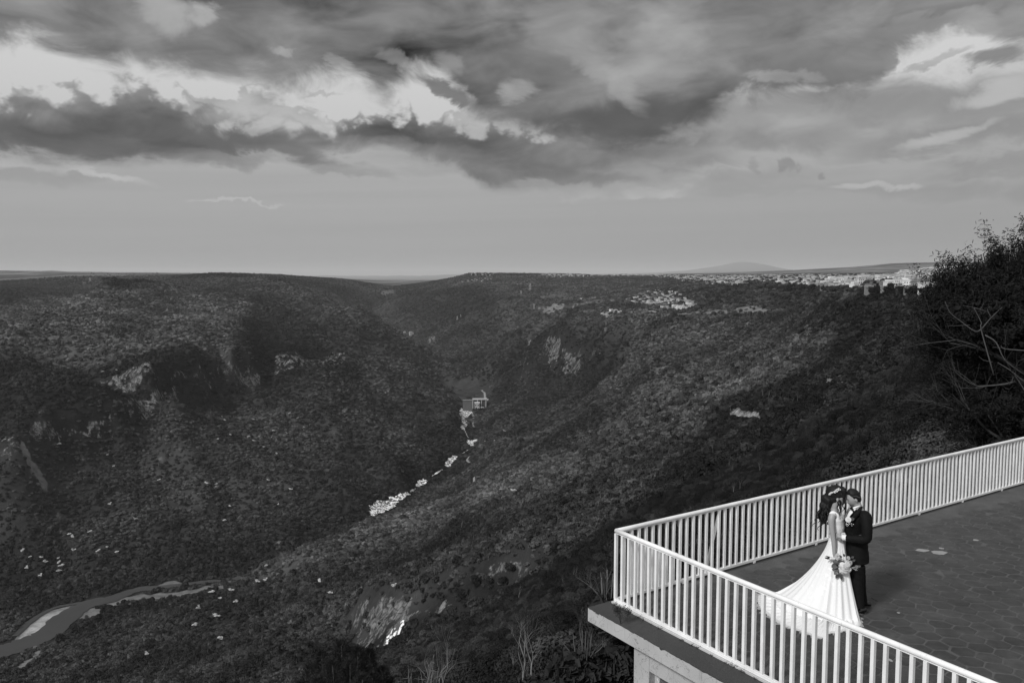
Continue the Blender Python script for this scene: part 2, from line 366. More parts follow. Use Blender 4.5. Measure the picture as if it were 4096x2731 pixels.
# continuous edges: river, cliff brows and feet, crests of the spurs
line((-900,2660,-527),(-300,2640,-523),(0,2600,-522),(200,2500,-521),(400,2410,-520),(650,2360,-519),(900,2325,-518),(1100,2270,-514),(1300,2180,-511),(1490,2065,-508),(1560,2010,-507),(1640,1945,-505),(1700,1915,-503),(1780,1860,-500),(1820,1825,-498),(1888,1770,-495),(1862,1710,-492),(1852,1665,-489))
line((-700,1760,-330),(-300,1760,-320),(60,1755,-315),(250,1680,-298),(450,1655,-297),(600,1640,-305))
line((-700,1850,-360),(-300,1850,-352),(60,1840,-345),(250,1765,-338),(450,1725,-332),(600,1690,-330))
line((400,1500,-236),(600,1525,-248),(880,1478,-260),(1020,1475,-266))
line((400,1560,-262),(600,1600,-290),(880,1545,-298),(1000,1565,-320))
line((1110,1440,-252),(1160,1425,-242),(1300,1405,-246),(1390,1430,-265),(1450,1470,-295))
line((1080,1500,-291),(1160,1500,-288),(1300,1500,-292),(1420,1525,-322),(1500,1580,-362))
line((-700,1425,-192),(-300,1420,-190),(0,1420,-190),(200,1400,-186),(500,1430,-205),(800,1430,-217),(1000,1400,-215))
line((1100,1240,-130),(1200,1280,-170),(1300,1340,-205),(1396,1408,-250),(1466,1446,-276),(1555,1510,-326),(1657,1574,-378),(1760,1608,-424),(1825,1640,-455))
line((1130,1120,-30),(1300,1191,-112),(1376,1236,-160),(1491,1280,-212),(1587,1331,-265),(1683,1383,-325),(1772,1440,-395))
line((2120,1400,-275),(2180,1355,-228),(2300,1325,-190),(2420,1335,-180),(2480,1360,-185))
line((2100,1520,-365),(2180,1495,-335),(2300,1490,-308),(2420,1480,-275),(2500,1470,-245))
line((1490,2085,-490),(1400,2120,-486),(1200,2205,-488),(1050,2265,-492),(930,2320,-497))
line((1440,2380,-335),(1550,2365,-318),(1680,2370,-305),(1800,2370,-285),(1950,2280,-262),(2080,2215,-243),(2180,2190,-228))
line((1400,2520,-372),(1500,2580,-350),(1560,2550,-335),(1640,2500,-318),(1800,2430,-290),(1950,2350,-272),(2080,2295,-258),(2200,2260,-235))
def build_ctrl():
    A = []
    for p in R_pts:
        a, k = azq(p[0], p[1]); A.append((a, math.log(p[2]), k))
    for p in Zp:
        a, k = azq(p[0], p[1]); A.append((a, math.log(p[2] / k), k))
    for u, r, z in H_pts: A.append((azq(u, 1300)[0], math.log(r), z / r))
    # near the building and under the terrace: ground a few metres under the camera
    for a in np.linspace(-1.2, 1.2, 9):
        A.append((a, math.log(6.0), -12.0 / 6.0)); A.append((a, math.log(15.0), -13.5 / 15.0))
    for a in (-1.2, -0.9, -0.5, -0.2): A.append((a, math.log(40.0), -26.0 / 40.0)); A.append((a, math.log(100.0), -62.0 / 100.0)); A.append((a, math.log(300.0), -165.0 / 300.0))
    for a in (0.35, 0.55, 0.9, 1.2): A.append((a, math.log(28.0), -13.0 / 28.0))
    return np.array(A)
H_pts = [  # ground hidden behind the crests: u, r, height
 (1200,3500,-262),(1300,3130,-300),(1396,2990,-340),(1466,2930,-372),(1555,2900,-402),(1657,2900,-428),(1740,2950,-452),
 (1300,4500,-235),(1400,4350,-300),(1491,4200,-352),(1587,4100,-392),(1683,4050,-422),(1500,4900,-400),
 (1850,4060,-405),(2000,4000,-330),(2180,3950,-245),
 (300,4100,-260),(220,3700,-300),(120,3500,-300),(0,3400,-300),(-300,3400,-300),(410,4500,-250)]
_ctrl = build_ctrl()
KA, KB, KC = 2.2, 1.0, 0.015
def _phi(P, Q): return np.sqrt(((P[:, None, :] - Q[None, :, :]) ** 2).sum(2) + KC * KC)
_cp = np.stack([_ctrl[:, 0] * KA, _ctrl[:, 1] * KB], 1)
# heights vary in proportion to distance: interpolate tan(elevation)
_n = len(_cp)
_M = np.zeros((_n + 3, _n + 3)); _M[:_n, :_n] = -_phi(_cp, _cp) ; _M[:_n, :_n] += np.eye(_n) * 0.0004
_M[:_n, _n] = 1; _M[:_n, _n + 1:] = _cp; _M[_n:, :_n] = _M[:_n, _n:].T
_w = np.linalg.solve(_M, np.concatenate([_ctrl[:, 2], [0, 0, 0]]))
def base_q(a, lr):
    P = np.stack([a * KA, lr * KB], 1); out = np.empty(len(P))
    for i in range(0, len(P), 60000):
        p = P[i:i + 60000]; out[i:i + 60000] = -_phi(p, _cp) @ _w[:_n] + _w[_n] + p @ _w[_n + 1:]
    return out
AZ0, AZ1, R0, R1, NA, NR = -0.95, 0.95, 6.0, 110000.0, 820, 900
_fr = np.linspace(0, 1, NR)
# radial spacing: finer between 250 m and 7 km
_lr = np.interp(_fr, [0, 0.10, 0.86, 0.97, 1.0], [math.log(R0), math.log(200), math.log(8000), math.log(50000), math.log(R1)])
_azs = np.linspace(AZ0, AZ1, NA)
_A, _L = np.meshgrid(_azs, _lr, indexing='ij')
_R = np.exp(_L)
_XX, _YY = np.sin(_A) * _R, np.cos(_A) * _R
_Q = base_q(_A.ravel(), _L.ravel()).reshape(_A.shape)
_Zb = np.minimum(_Q * _R, np.where(_R > 60000, -90.0, np.where((np.abs(_A) > 0.64) & (_R > 5000), 60.0, 700.0)))
def relief(x, y, z, r):
    """gullies, ribs and rock steps on the canyon sides; flat ground stays flat"""
    wild = np.clip((-z - 60) / 120, 0, 1) * np.clip((z + 508) / 60, 0, 1) * np.clip((9000 - r) / 3000, 0, 1) * np.clip((r - 60) / 250, 0, 1)
    wx = x + 60 * pnoise(x / 300.0, y / 300.0); wy = y + 60 * pnoise(x / 300.0 + 50, y / 300.0 + 9)
    g = fbm(wx / 430.0, wy / 430.0, 5, 0.55, ridge=True)
    dz = wild * (g - 0.18) * 92 * np.clip(r / 2000.0, 0.12, 1.2)
    # everything gets a light undulation
    dz += fbm(x / 60.0, y / 60.0, 3) * 2.2 * np.clip(r / 400.0, 0.2, 1) * np.clip((z + 515) / 12, 0, 1)
    far = np.clip((r - 5000) / 6000, 0, 1)
    dz += far * fbm(x / 2400.0, y / 2400.0, 5) * r * 0.0022 * np.clip((x + 600) / -1500.0 + 0.4, 0.35, 1.4)
    return dz
_ZZ = _Zb + relief(_XX, _YY, _Zb, _R)
def terrace(z, x, y):      # hard bands of rock: a bench above, a face below
    o = z.copy()
    for z0, th, k in ((-272, 60, 0.55), (-150, 45, 0.35), (-330, 40, 0.35)):
        t = (z - (z0 - th / 2)) / th
        m = (t > 0) & (t < 1)
        kk = k * np.clip(0.5 + 1.4 * pnoise(x / 420.0 + z0, y / 420.0), 0, 1)
        s = t + kk * np.sin(2 * np.pi * t) / (2 * np.pi)
        o = np.where(m, z0 - th / 2 + s * th, o)
    return o
_ZZ = np.where((_R > 1000) & (_R < 8000), terrace(_ZZ, _XX, _YY), _ZZ)
_ZZ = _ZZ + CAM_H
def ground(x, y):          # height of the ground at world x, y (arrays or numbers)
    x = np.atleast_1d(np.asarray(x, float)); y = np.atleast_1d(np.asarray(y, float))
    a = np.arctan2(x, y); lr = np.log(np.maximum(np.hypot(x, y), R0))
    fa = np.clip((a - AZ0) / (AZ1 - AZ0) * (NA - 1), 0, NA - 1.001); fl = np.clip(np.interp(lr, _lr, np.arange(NR)), 0, NR - 1.001)
    i, j = fa.astype(int), fl.astype(int); s, t = fa - i, fl - j
    return (_ZZ[i, j] * (1 - s) * (1 - t) + _ZZ[i + 1, j] * s * (1 - t) + _ZZ[i, j + 1] * (1 - s) * t + _ZZ[i + 1, j + 1] * s * t)
def hit(u, v, rmin=30.0):   # where the ray of a photo pixel meets the ground
    a, k = azq(u, v)
    rr = np.exp(_lr); rr = rr[rr > rmin]
    z = ground(np.sin(a) * rr, np.cos(a) * rr) - CAM_H
    b = np.nonzero(z / rr >= k)[0]
    if len(b) == 0: r = rr[-1]
    else:
        i = b[0]
        if i == 0: r = rr[0]
        else:
            f0, f1 = z[i - 1] / rr[i - 1] - k, z[i] / rr[i] - k
            r = rr[i - 1] + (rr[i] - rr[i - 1]) * (-f0) / (f1 - f0 + 1e-12)
    x, y = math.sin(a) * r, math.cos(a) * r
    return Vector((x, y, float(ground(x, y)[0])))


# ================================================================ ribbons and areas laid on the terrain
def smooth_path(pts, n):
    """Catmull-Rom through 3D points"""
    P = [Vector(p) for p in pts]; P = [P[0] * 2 - P[1]] + P + [P[-1] * 2 - P[-2]]
    out = []
    for i in range(1, len(P) - 2):
        for k in range(n):
            t = k / n
            out.append(0.5 * ((2 * P[i]) + (P[i + 1] - P[i - 1]) * t + (2 * P[i - 1] - 5 * P[i] + 4 * P[i + 1] - P[i + 2]) * t * t + (3 * P[i] - P[i - 1] - 3 * P[i + 1] + P[i + 2]) * t ** 3))
    out.append(P[-2]); return out
CLEAR = []                 # (x, y, radius) kept free of trees
def inside(poly, x, y):
    c = np.zeros(np.shape(x), bool); n = len(poly)
    for i in range(n):
        x0, y0 = poly[i]; x1, y1 = poly[i - 1]
        m = (y0 > y) != (y1 > y)
        c ^= m & (x < (x1 - x0) * (y - y0) / ((y1 - y0) or 1e-9) + x0)
    return c
def world_poly(uv, closed=True):
    return [(p.x, p.y) for p in (hit(u, v) for u, v in uv)]
def ribbon(name, uvw, mat, dz=0.8, n=6, jag=0.15, clear=1.0):
    """uvw: photo pixel and full width in metres; the strip follows the ground"""
    pts = [hit(u, v) for u, v, w in uvw]; ws = [w for _, _, w in uvw]
    path = smooth_path(pts, n); m = len(path); V, Fc = [], []
    r2 = random.Random(len(name) + int(uvw[0][0]))
    for i, p in enumerate(path):
        d = (path[min(i + 1, m - 1)] - path[max(i - 1, 0)]); d.z = 0; d.normalize()
        s = Vector((-d.y, d.x, 0)); w = np.interp(i / n, range(len(ws)), ws) * (1 + r2.uniform(-jag, jag))
        for k in range(5):
            q_ = p + s * w * (k / 4 - 0.5) * (1 + r2.uniform(-jag, jag)); z = float(ground(q_.x, q_.y)[0])
            V.append((q_.x, q_.y, z))
        CLEAR.append((p.x, p.y, w * 0.5 * clear + 3))
        zz = min(v[2] for v in V[-5:]) if clear < 0 else None
        if i:
            a = (i - 1) * 5; b = i * 5
            for k in range(4): Fc.append((a + k, a + k + 1, b + k + 1, b + k))
    V = [(x, y, z + dz) for x, y, z in V]
    return link_mesh(name, V, Fc, mat)

# ---------------------------------------------------------------- what covers the ground: attributes of the terrain mesh
rock_areas = [      # photo polygons of bare rock, strength
 ([(380,1520),(470,1500),(640,1500),(640,1560),(520,1580),(380,1570)], .72), ([(500,1590),(640,1560),(725,1530),(720,1590),(610,1680),(500,1645)], .72),
 ([(650,1470),(900,1462),(1040,1468),(1052,1520),(1015,1562),(900,1520),(660,1520)], .70), ([(90,1680),(300,1678),(480,1655),(470,1720),(250,1772),(120,1772)], .74),
 ([(-80,1760),(95,1750),(105,1900),(-80,1900)], .6), ([(1085,1420),(1180,1400),(1330,1395),(1400,1430),(1380,1455),(1180,1490),(1090,1505)], .64),
 ([(1420,1305),(1442,1308),(1442,1332),(1425,1334)], 1.0), ([(1510,1162),(1582,1160),(1580,1186),(1520,1186)], .8), ([(1600,1186),(1790,1180),(1800,1204),(1640,1210)], .45),
 ([(2185,1352),(2240,1348),(2236,1440),(2200,1440)], .8), ([(2250,1385),(2330,1375),(2325,1500),(2262,1500)], .7), ([(2160,1340),(2440,1330),(2440,1430),(2160,1500)], .45), ([(2050,1450),(2140,1440),(2120,1560),(2060,1560)], .5),
 ([(1700,1342),(1745,1340),(1742,1384),(1712,1384)], .7), ([(2150,1182),(2260,1180),(2260,1196),(2150,1198)], .7), ([(2100,1350),(2140,1345),(2135,1385),(2105,1388)], .8),
 ([(2915,1640),(2950,1632),(3040,1650),(3038,1684),(2925,1682)], 1.5), ([(2720,1635),(2755,1635),(2750,1665),(2722,1662)], .9), ([(2800,1600),(2845,1598),(2840,1620),(2805,1622)], .8),
 ([(1400,2440),(1440,2390),(1560,2362),(1652,2385),(1650,2440),(1700,2420),(1830,2385),(1825,2440),(1650,2500),(1560,2585),(1440,2600),(1400,2560)], .60), ([(1470,2440),(1560,2400),(1640,2420),(1640,2490),(1560,2560),(1480,2540)], .74),
 ([(1910,2300),(1960,2240),(2080,2215),(2210,2200),(2200,2250),(2060,2310),(1960,2345)], .56), ([(2000,2262),(2080,2232),(2190,2212),(2180,2240),(2060,2290)], .70), ([(740,2270),(850,2266),(870,2310),(800,2318),(740,2305)], .45), ([(550,2290),(700,2268),(740,2310),(560,2322)], .35),
]
bare_areas = [      # dry open ground, sand and fields
 ([(60,2562),(120,2500),(190,2448),(295,2428),(305,2446),(200,2524),(85,2580)], 2.2), ([(590,2345),(700,2326),(930,2318),(930,2330),(820,2340),(640,2352)], .8), ([(380,2425),(470,2392),(560,2376),(860,2342),(910,2352),(760,2385),(640,2402),(480,2418)], .55), ([(270,2475),(330,2440),(400,2432),(410,2446),(330,2480)], .6), ([(640,2420),(700,2412),(705,2424),(650,2430)], 1.2), ([(20,2700),(90,2640),(200,2560),(230,2560),(120,2660)], .5),
 ([(2636,1264),(2900,1240),(3095,1242),(3060,1258),(2960,1264),(2900,1254),(2700,1272)], .52), ([(2150,1230),(2260,1215),(2330,1222),(2300,1242),(2160,1243)], .5), ([(2400,1268),(2440,1245),(2520,1248),(2640,1256),(2620,1268)], .45),
 ([(2030,1120),(2150,1116),(2140,1145),(2050,1145)], .3), ([(2380,1150),(2440,1150),(2440,1165),(2370,1163)], .35), ([(2560,1475),(2760,1440),(3100,1490),(3300,1500),(3280,1560),(2900,1530)], .22), ([(3230,1480),(3400,1490),(3420,1560),(3240,1560)], .3),
 ([(0,1330),(200,1340),(500,1350),(520,1370),(200,1372),(0,1372)], .3), ([(1150,2120),(1500,2085),(1380,2140),(1150,2220),(950,2320),(900,2320),(1000,2270)], .2),
]
_rock = np.zeros_like(_ZZ); _bare = np.zeros_like(_ZZ)
for areas, arr in ((rock_areas, _rock), (bare_areas, _bare)):
    for uv, k in areas:
        wp_ = world_poly(uv); xs = [p[0] for p in wp_]; ys = [p[1] for p in wp_]
        bb = (_XX > min(xs)) & (_XX < max(xs)) & (_YY > min(ys)) & (_YY < max(ys))
        ins = inside(wp_, _XX[bb], _YY[bb])
        t = arr[bb]; t[ins] = np.maximum(t[ins], k); arr[bb] = t
def strip(uvs, w, k):
    P = [hit(u, v) for u, v in uvs]; P = smooth_path(P, 6)
    for p in P:
        m = (np.abs(_XX - p.x) < w) & (np.abs(_YY - p.y) < w); _bare[m] = np.maximum(_bare[m], k)
        CLEAR.append((p.x, p.y, w * 0.8))
strip([(88,1760),(105,1820),(150,1885),(185,1960)], 7, .55)
strip([(430,1560),(520,1680),(620,1810),(700,1900)], 6, .3)
strip([(225,2040),(235,2090)], 5, .35)
def blur(a, n=1):
    for _ in range(n):
        a[1:-1, 1:-1] = (a[1:-1, 1:-1] * 2 + a[:-2, 1:-1] + a[2:, 1:-1] + a[1:-1, :-2] + a[1:-1, 2:]) / 6
    return a
blur(_rock, 2); blur(_bare, 2)
# kinds of growth, with light and shade of the relief painted in: pale leafless scrub on crests and dry benches (> 1), dense evergreen in hollows and on the shady near slope (< 1)
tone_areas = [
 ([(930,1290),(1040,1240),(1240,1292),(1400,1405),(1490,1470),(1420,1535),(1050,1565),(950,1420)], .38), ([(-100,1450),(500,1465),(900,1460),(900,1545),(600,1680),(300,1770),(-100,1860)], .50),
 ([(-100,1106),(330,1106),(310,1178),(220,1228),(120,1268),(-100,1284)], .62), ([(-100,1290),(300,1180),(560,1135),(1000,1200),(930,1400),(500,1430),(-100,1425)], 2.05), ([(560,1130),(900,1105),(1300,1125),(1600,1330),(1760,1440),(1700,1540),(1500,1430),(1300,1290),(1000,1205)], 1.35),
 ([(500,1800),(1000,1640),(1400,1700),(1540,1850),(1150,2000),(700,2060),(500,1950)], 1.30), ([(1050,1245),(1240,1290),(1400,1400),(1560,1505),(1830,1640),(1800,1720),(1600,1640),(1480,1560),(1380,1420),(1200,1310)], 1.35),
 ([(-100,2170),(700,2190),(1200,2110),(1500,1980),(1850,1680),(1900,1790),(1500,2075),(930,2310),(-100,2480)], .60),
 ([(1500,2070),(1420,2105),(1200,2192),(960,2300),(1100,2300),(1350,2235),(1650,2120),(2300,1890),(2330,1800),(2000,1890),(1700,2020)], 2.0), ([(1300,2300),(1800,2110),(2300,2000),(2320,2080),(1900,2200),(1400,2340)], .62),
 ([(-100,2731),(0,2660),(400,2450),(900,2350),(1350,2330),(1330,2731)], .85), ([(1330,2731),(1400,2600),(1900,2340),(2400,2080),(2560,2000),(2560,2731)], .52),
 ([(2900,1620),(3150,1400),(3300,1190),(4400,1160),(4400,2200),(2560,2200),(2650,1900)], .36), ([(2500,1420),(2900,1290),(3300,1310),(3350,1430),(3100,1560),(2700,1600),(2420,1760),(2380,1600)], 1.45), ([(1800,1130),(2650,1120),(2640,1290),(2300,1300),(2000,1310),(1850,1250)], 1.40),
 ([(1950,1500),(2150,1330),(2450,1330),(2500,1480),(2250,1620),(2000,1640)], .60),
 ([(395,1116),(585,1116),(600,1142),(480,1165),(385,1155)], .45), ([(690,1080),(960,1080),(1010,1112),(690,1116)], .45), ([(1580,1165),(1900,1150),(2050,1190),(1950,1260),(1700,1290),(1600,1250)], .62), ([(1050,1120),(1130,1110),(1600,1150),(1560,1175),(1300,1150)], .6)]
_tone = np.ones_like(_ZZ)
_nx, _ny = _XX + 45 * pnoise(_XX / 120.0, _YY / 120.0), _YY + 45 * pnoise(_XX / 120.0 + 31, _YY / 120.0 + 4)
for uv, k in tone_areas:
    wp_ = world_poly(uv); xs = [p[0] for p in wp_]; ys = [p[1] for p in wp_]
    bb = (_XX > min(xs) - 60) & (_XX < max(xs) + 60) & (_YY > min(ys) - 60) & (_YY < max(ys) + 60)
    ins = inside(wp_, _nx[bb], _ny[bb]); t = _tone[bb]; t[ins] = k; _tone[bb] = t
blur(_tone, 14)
# fresh rock faces are rougher and steeper than the slopes around them
_ZZ += np.clip(_rock, 0, 1) * (fbm(_XX / 14.0, _YY / 14.0, 4) * np.clip(_R / 130.0, 3, 14))

def field(arr, x, y):
    a = np.arctan2(x, y); lr = np.log(np.maximum(np.hypot(x, y), R0))
    i = np.clip(((a - AZ0) / (AZ1 - AZ0) * (NA - 1)).astype(int), 0, NA - 1); j = np.clip(np.interp(lr, _lr, np.arange(NR)).astype(int), 0, NR - 1)
    return arr[i, j]

# terrain material
tm = bpy.data.materials.new("canyon_ground"); tm.use_nodes = True
tb = NB(tm.node_tree); ts = tb.n['Principled BSDF']; ts.inputs['Roughness'].default_value = 1.0; ts.inputs['Specular IOR Level'].default_value = 0.0
geo = tb.new('ShaderNodeNewGeometry'); pos = geo.outputs['Position']
def tattr(n):
    a = tb.new('ShaderNodeAttribute', attribute_name=n); return a.outputs['Fac']
rk, ba = tattr('rock'), tattr('bare')
g1 = tb.noise(pos, 0.02, 8, 0.65); g2 = tb.noise(pos, 0.004, 5, 0.6); g3 = tb.noise(pos, 0.25, 4, 0.6)
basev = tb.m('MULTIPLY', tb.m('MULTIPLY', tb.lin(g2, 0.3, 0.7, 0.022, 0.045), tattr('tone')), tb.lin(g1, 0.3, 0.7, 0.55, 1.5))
seps = tb.new('ShaderNodeSeparateXYZ'); tb.l.new(pos, seps.inputs[0])
vert = tb.vec(tb.m('MULTIPLY', seps.outputs[0], 0.09), tb.m('MULTIPLY', seps.outputs[1], 0.09), tb.m('MULTIPLY', seps.outputs[2], 0.04))
rv = tb.noise(vert, 1.0, 6, 0.7)
g3b = tb.noise(pos, 0.035, 6, 0.7)
_cv = tb.new('ShaderNodeTexVoronoi', feature='DISTANCE_TO_EDGE'); tb.l.new(tb.vec(tb.m('MULTIPLY', seps.outputs[0], 0.13), tb.m('MULTIPLY', seps.outputs[1], 0.13), tb.m('MULTIPLY', seps.outputs[2], 0.07)), _cv.inputs['Vector']); _cv.inputs['Scale'].default_value = 1.0
crk = tb.m('ADD', _cv.outputs['Distance'], tb.m('MULTIPLY', tb.m('SUBTRACT', g3, 0.5), 0.25))
rmask = tb.step(tb.m('ADD', tb.m('MULTIPLY', rk, 0.42), tb.m('SUBTRACT', tb.m('ADD', tb.m('MULTIPLY', rv, 0.6), tb.m('MULTIPLY', g3b, 0.4)), 0.74)), 0.0, 0.07)
rockv = tb.m('MULTIPLY', tb.m('MULTIPLY', tb.lin(g3, 0.3, 0.7, 0.075, 0.155), tb.m('MULTIPLY', tb.lin(rv, 0.38, 0.62, 0.35, 1.6), tb.lin(crk, 0.0, 0.10, 0.30, 1.0))), tb.lin(rk, 0.8, 1.5, 1.0, 2.2))
v_ = tb.mix(rmask, basev, rockv)
bmask = tb.step(tb.m('ADD', tb.m('MULTIPLY', ba, 0.8), tb.m('SUBTRACT', g1, 0.68)), 0.0, 0.12)
v_ = tb.mix(bmask, v_, tb.m('MULTIPLY', tb.lin(ba, 1.0, 2.0, 1.0, 2.2), tb.lin(tb.noise(pos, 0.06, 5, 0.6), 0.3, 0.7, 0.09, 0.20)))
# far country: dry fields between dark scrub; haze fade painted into the farthest ground
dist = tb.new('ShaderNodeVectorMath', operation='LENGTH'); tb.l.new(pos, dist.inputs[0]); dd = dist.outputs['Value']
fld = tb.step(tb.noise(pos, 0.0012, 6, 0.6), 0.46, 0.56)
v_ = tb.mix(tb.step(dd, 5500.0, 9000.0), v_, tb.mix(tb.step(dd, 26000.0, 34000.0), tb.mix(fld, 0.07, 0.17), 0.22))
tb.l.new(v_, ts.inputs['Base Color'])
bn = tb.new('ShaderNodeBump'); bn.inputs['Strength'].default_value = 0.6; bn.inputs['Distance'].default_value = 6.0
tb.l.new(tb.m('ADD', g1, tb.m('MULTIPLY', rv, 0.6)), bn.inputs['Height']); tb.l.new(bn.outputs[0], ts.inputs['Normal'])

_idx = np.arange(NA * NR).reshape(NA, NR)
_F = np.stack([_idx[:-1, :-1], _idx[1:, :-1], _idx[1:, 1:], _idx[:-1, 1:]], 2).reshape(-1, 4)
_me = bpy.data.meshes.new("terrain")
_me.vertices.add(NA * NR); _me.vertices.foreach_set('co', np.stack([_XX, _YY, _ZZ], 2).reshape(-1).astype(np.float32))
_me.loops.add(_F.size); _me.loops.foreach_set('vertex_index', _F.reshape(-1).astype(np.int32))
_me.polygons.add(len(_F)); _me.polygons.foreach_set('loop_start', np.arange(0, _F.size, 4, dtype=np.int32))
_me.update(calc_edges=True); _me.materials.append(tm)
for nme, arr in (('rock', _rock), ('bare', _bare), ('tone', _tone)):
    at = _me.attributes.new(nme, 'FLOAT', 'POINT'); at.data.foreach_set('value', arr.reshape(-1).astype(np.float32))
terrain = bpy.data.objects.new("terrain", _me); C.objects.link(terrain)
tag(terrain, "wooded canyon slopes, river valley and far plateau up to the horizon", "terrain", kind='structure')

# ---------------------------------------------------------------- water
def water_mat(name, g, rough):
    m, b, bs, val = gmat(name, g, rough=rough, spec=0.5, var=0.15, scale=0.05)
    bn = b.new('ShaderNodeBump'); bn.inputs['Strength'].default_value = 0.15; bn.inputs['Distance'].default_value = 0.5
    b.l.new(b.noise(b.new('ShaderNodeTexCoord').outputs['Object'], 0.3, 4, 0.6), bn.inputs['Height']); b.l.new(bn.outputs[0], bs.inputs['Normal'])
    return m
M_water = water_mat("river_water", 0.042, 0.55)
M_lake = water_mat("still_water", 0.012, 0.45)
foam = bpy.data.materials.new("white_water"); foam.use_nodes = True
fb = NB(foam.node_tree); fs = fb.n['Principled BSDF']; fs.inputs['Roughness'].default_value = 0.7
fo = fb.new('ShaderNodeTexCoord').outputs['Object']
fv = fb.new('ShaderNodeTexVoronoi'); fb.l.new(fo, fv.inputs['Vector']); fv.inputs['Scale'].default_value = 0.2
fl_ = fb.step(fb.m('ADD', fb.m('MULTIPLY', fv.outputs['Distance'], 0.18), fb.noise(fo, 0.16, 7, 0.68, dist=0.5)), 0.62, 0.56)
fb.l.new(fb.mix(fl_, 0.06, 0.85), fs.inputs['Base Color'])
def structure(o, lab, cat): return tag(o, lab, cat, kind='structure')
rv_uv = [(-420,2640,52),(-150,2628,50),(0,2606,48),(110,2570,46),(190,2535,44),(280,2455,40),(360,2415,34),(440,2398,28),(540,2362,22),(640,2350,14),(760,2336,14),(880,2326,14),(960,2318,12)]
structure(ribbon("river", rv_uv, M_water, dz=1.0, n=8, jag=0.09, clear=1.15), "slow grey river bending past pale sand bars at the canyon bottom", "river")
structure(ribbon("river_side_channel", [(60,2545,9),(130,2480,9),(210,2435,9),(300,2415,8),(340,2410,8)], M_water, dz=1.0, jag=0.1), "narrow dark side channel behind the pale sand bar", "river")
for k, (uvw, lab) in enumerate([
    ([(1878,1640,20),(1862,1652,40),(1850,1668,24),(1858,1684,18),(1856,1700,14),(1852,1712,16),(1850,1722,12)], "white rapids right below the dam"),
    ([(1885,1764,18),(1890,1775,26),(1888,1788,10)], "short stretch of white rapids beside the track"),
    ([(1824,1826,10),(1805,1846,16),(1786,1868,12)], "narrow white rapids in the gorge"),
    ([(1704,1923,10),(1688,1934,18),(1668,1950,8)], "small patch of white rapids in the gorge"),
    ([(1635,1976,9),(1600,1992,14),(1570,2008,20),(1540,2030,36),(1505,2048,26),(1490,2066,6)], "widest white rapids strewn with dark boulders"),
    ([(1620,2492,5),(1596,2522,11),(1570,2548,13),(1548,2575,10),(1535,2582,5)], "white cascade at the foot of the pale rock face"),
    ([(1858,1722,3),(1866,1742,5),(1876,1756,2)], "thin thread of white water below the dam rapids"), ([(1872,1802,2),(1858,1812,5),(1838,1820,2)], "thin thread of white water above the narrow rapids"),
    ([(1770,1880,2),(1750,1893,5),(1726,1908,2)], "thin thread of white water below the narrow rapids"), ([(1662,1956,2),(1650,1964,5),(1642,1970,2)], "thin thread of white water above the widest rapids")]):
    structure(ribbon("rapids", uvw, foam, dz=2.5, n=5, jag=0.35, clear=1.1), lab, "rapids")
# reservoir behind the dam: a level sheet
rp = [at_z(u, v, -462 + CAM_H + 2) for u, v in [(1795,1546),(1850,1552),(1880,1562),(1925,1588),(1950,1598),(1900,1602),(1850,1603),(1830,1580)]]
lake = link_mesh("reservoir", rp, [tuple(range(len(rp)))], M_lake); structure(lake, "dark still reservoir behind the dam", "reservoir")
for p in rp: CLEAR.append((p.x, p.y, 40))
_lc = sum(rp, Vector()) / len(rp); CLEAR.append((_lc.x, _lc.y, 90))
# tracks
M_track = gmat("dirt_track", 0.20, var=0.3, scale=0.05)[0]
for uvw, lab in [([(1890,1655,8),(1895,1675,7),(1893,1700,7),(1900,1712,6),(1930,1725,6),(1960,1745,7)], "dirt track climbing right of the rapids below the dam"),
                 ([(1925,1562,6),(1938,1572,6),(1940,1590,6),(1952,1602,6)], "dirt track above the dam"),
                 ([(1878,1826,5),(1868,1842,5),(1885,1855,5),(1908,1866,4)], "hairpin of dirt track above the gorge"),
                 ([(1900,1893,4),(1896,1910,4),(1897,1925,4)], "short visible piece of dirt track on the spur"),
                 ([(2385,1266,9),(2440,1240,10),(2500,1225,11),(2520,1206,9),(2560,1200,7)], "pale road entering the village"),
                 ([(2480,1234,8),(2530,1242,9),(2535,1252,8),(2600,1246,7),(2625,1250,7)], "pale lane looping below the village"),
                 ([(2672,1158,9),(2660,1146,9),(2645,1138,9),(2650,1128,9)], "pale road above the village"),]:
    structure(ribbon("track", uvw, M_track, dz=1.5, jag=0.2), lab, "track")

# ---------------------------------------------------------------- sites of the houses (kept free of trees)
def in_px(poly, u, v): return bool(inside(poly, np.array([u], float), np.array([v], float))[0])
HSPOTS = []
def sow(poly, n, mind, seed, place, smin=1.0, smax=1.2):
    r = random.Random(seed); us = [p[0] for p in poly]; vs = [p[1] for p in poly]; got = []; tries = 0
    while len(got) < n and tries < n * 30:
        tries += 1; u, v = r.uniform(min(us), max(us)), r.uniform(min(vs), max(vs))
        if not in_px(poly, u, v) or any(abs(u - a) < mind * 1.6 and abs(v - b2) < mind * .55 for a, b2 in got[-260:]): continue
        got.append((u, v)); p = hit(u, v); HSPOTS.append((u, v, p, r.uniform(smin, smax), place))
sow([(2500,1200),(2580,1172),(2690,1160),(2725,1190),(2722,1205),(2660,1215),(2600,1222),(2520,1212)], 90, 6, 1, "in the hillside village")
sow([(2640,1215),(2730,1200),(2760,1214),(2790,1218),(2770,1236),(2700,1240),(2640,1236)], 34, 7, 2, "at the lower edge of the village")
sow([(2410,1262),(2430,1244),(2480,1240),(2492,1258),(2450,1266)], 9, 9, 3, "beside the road below the village")
sow([(2612,1106),(2760,1104),(2860,1128),(2990,1130),(2990,1138),(2870,1142),(2700,1124)], 90, 6, 4, "on the rim of the plateau above the village")
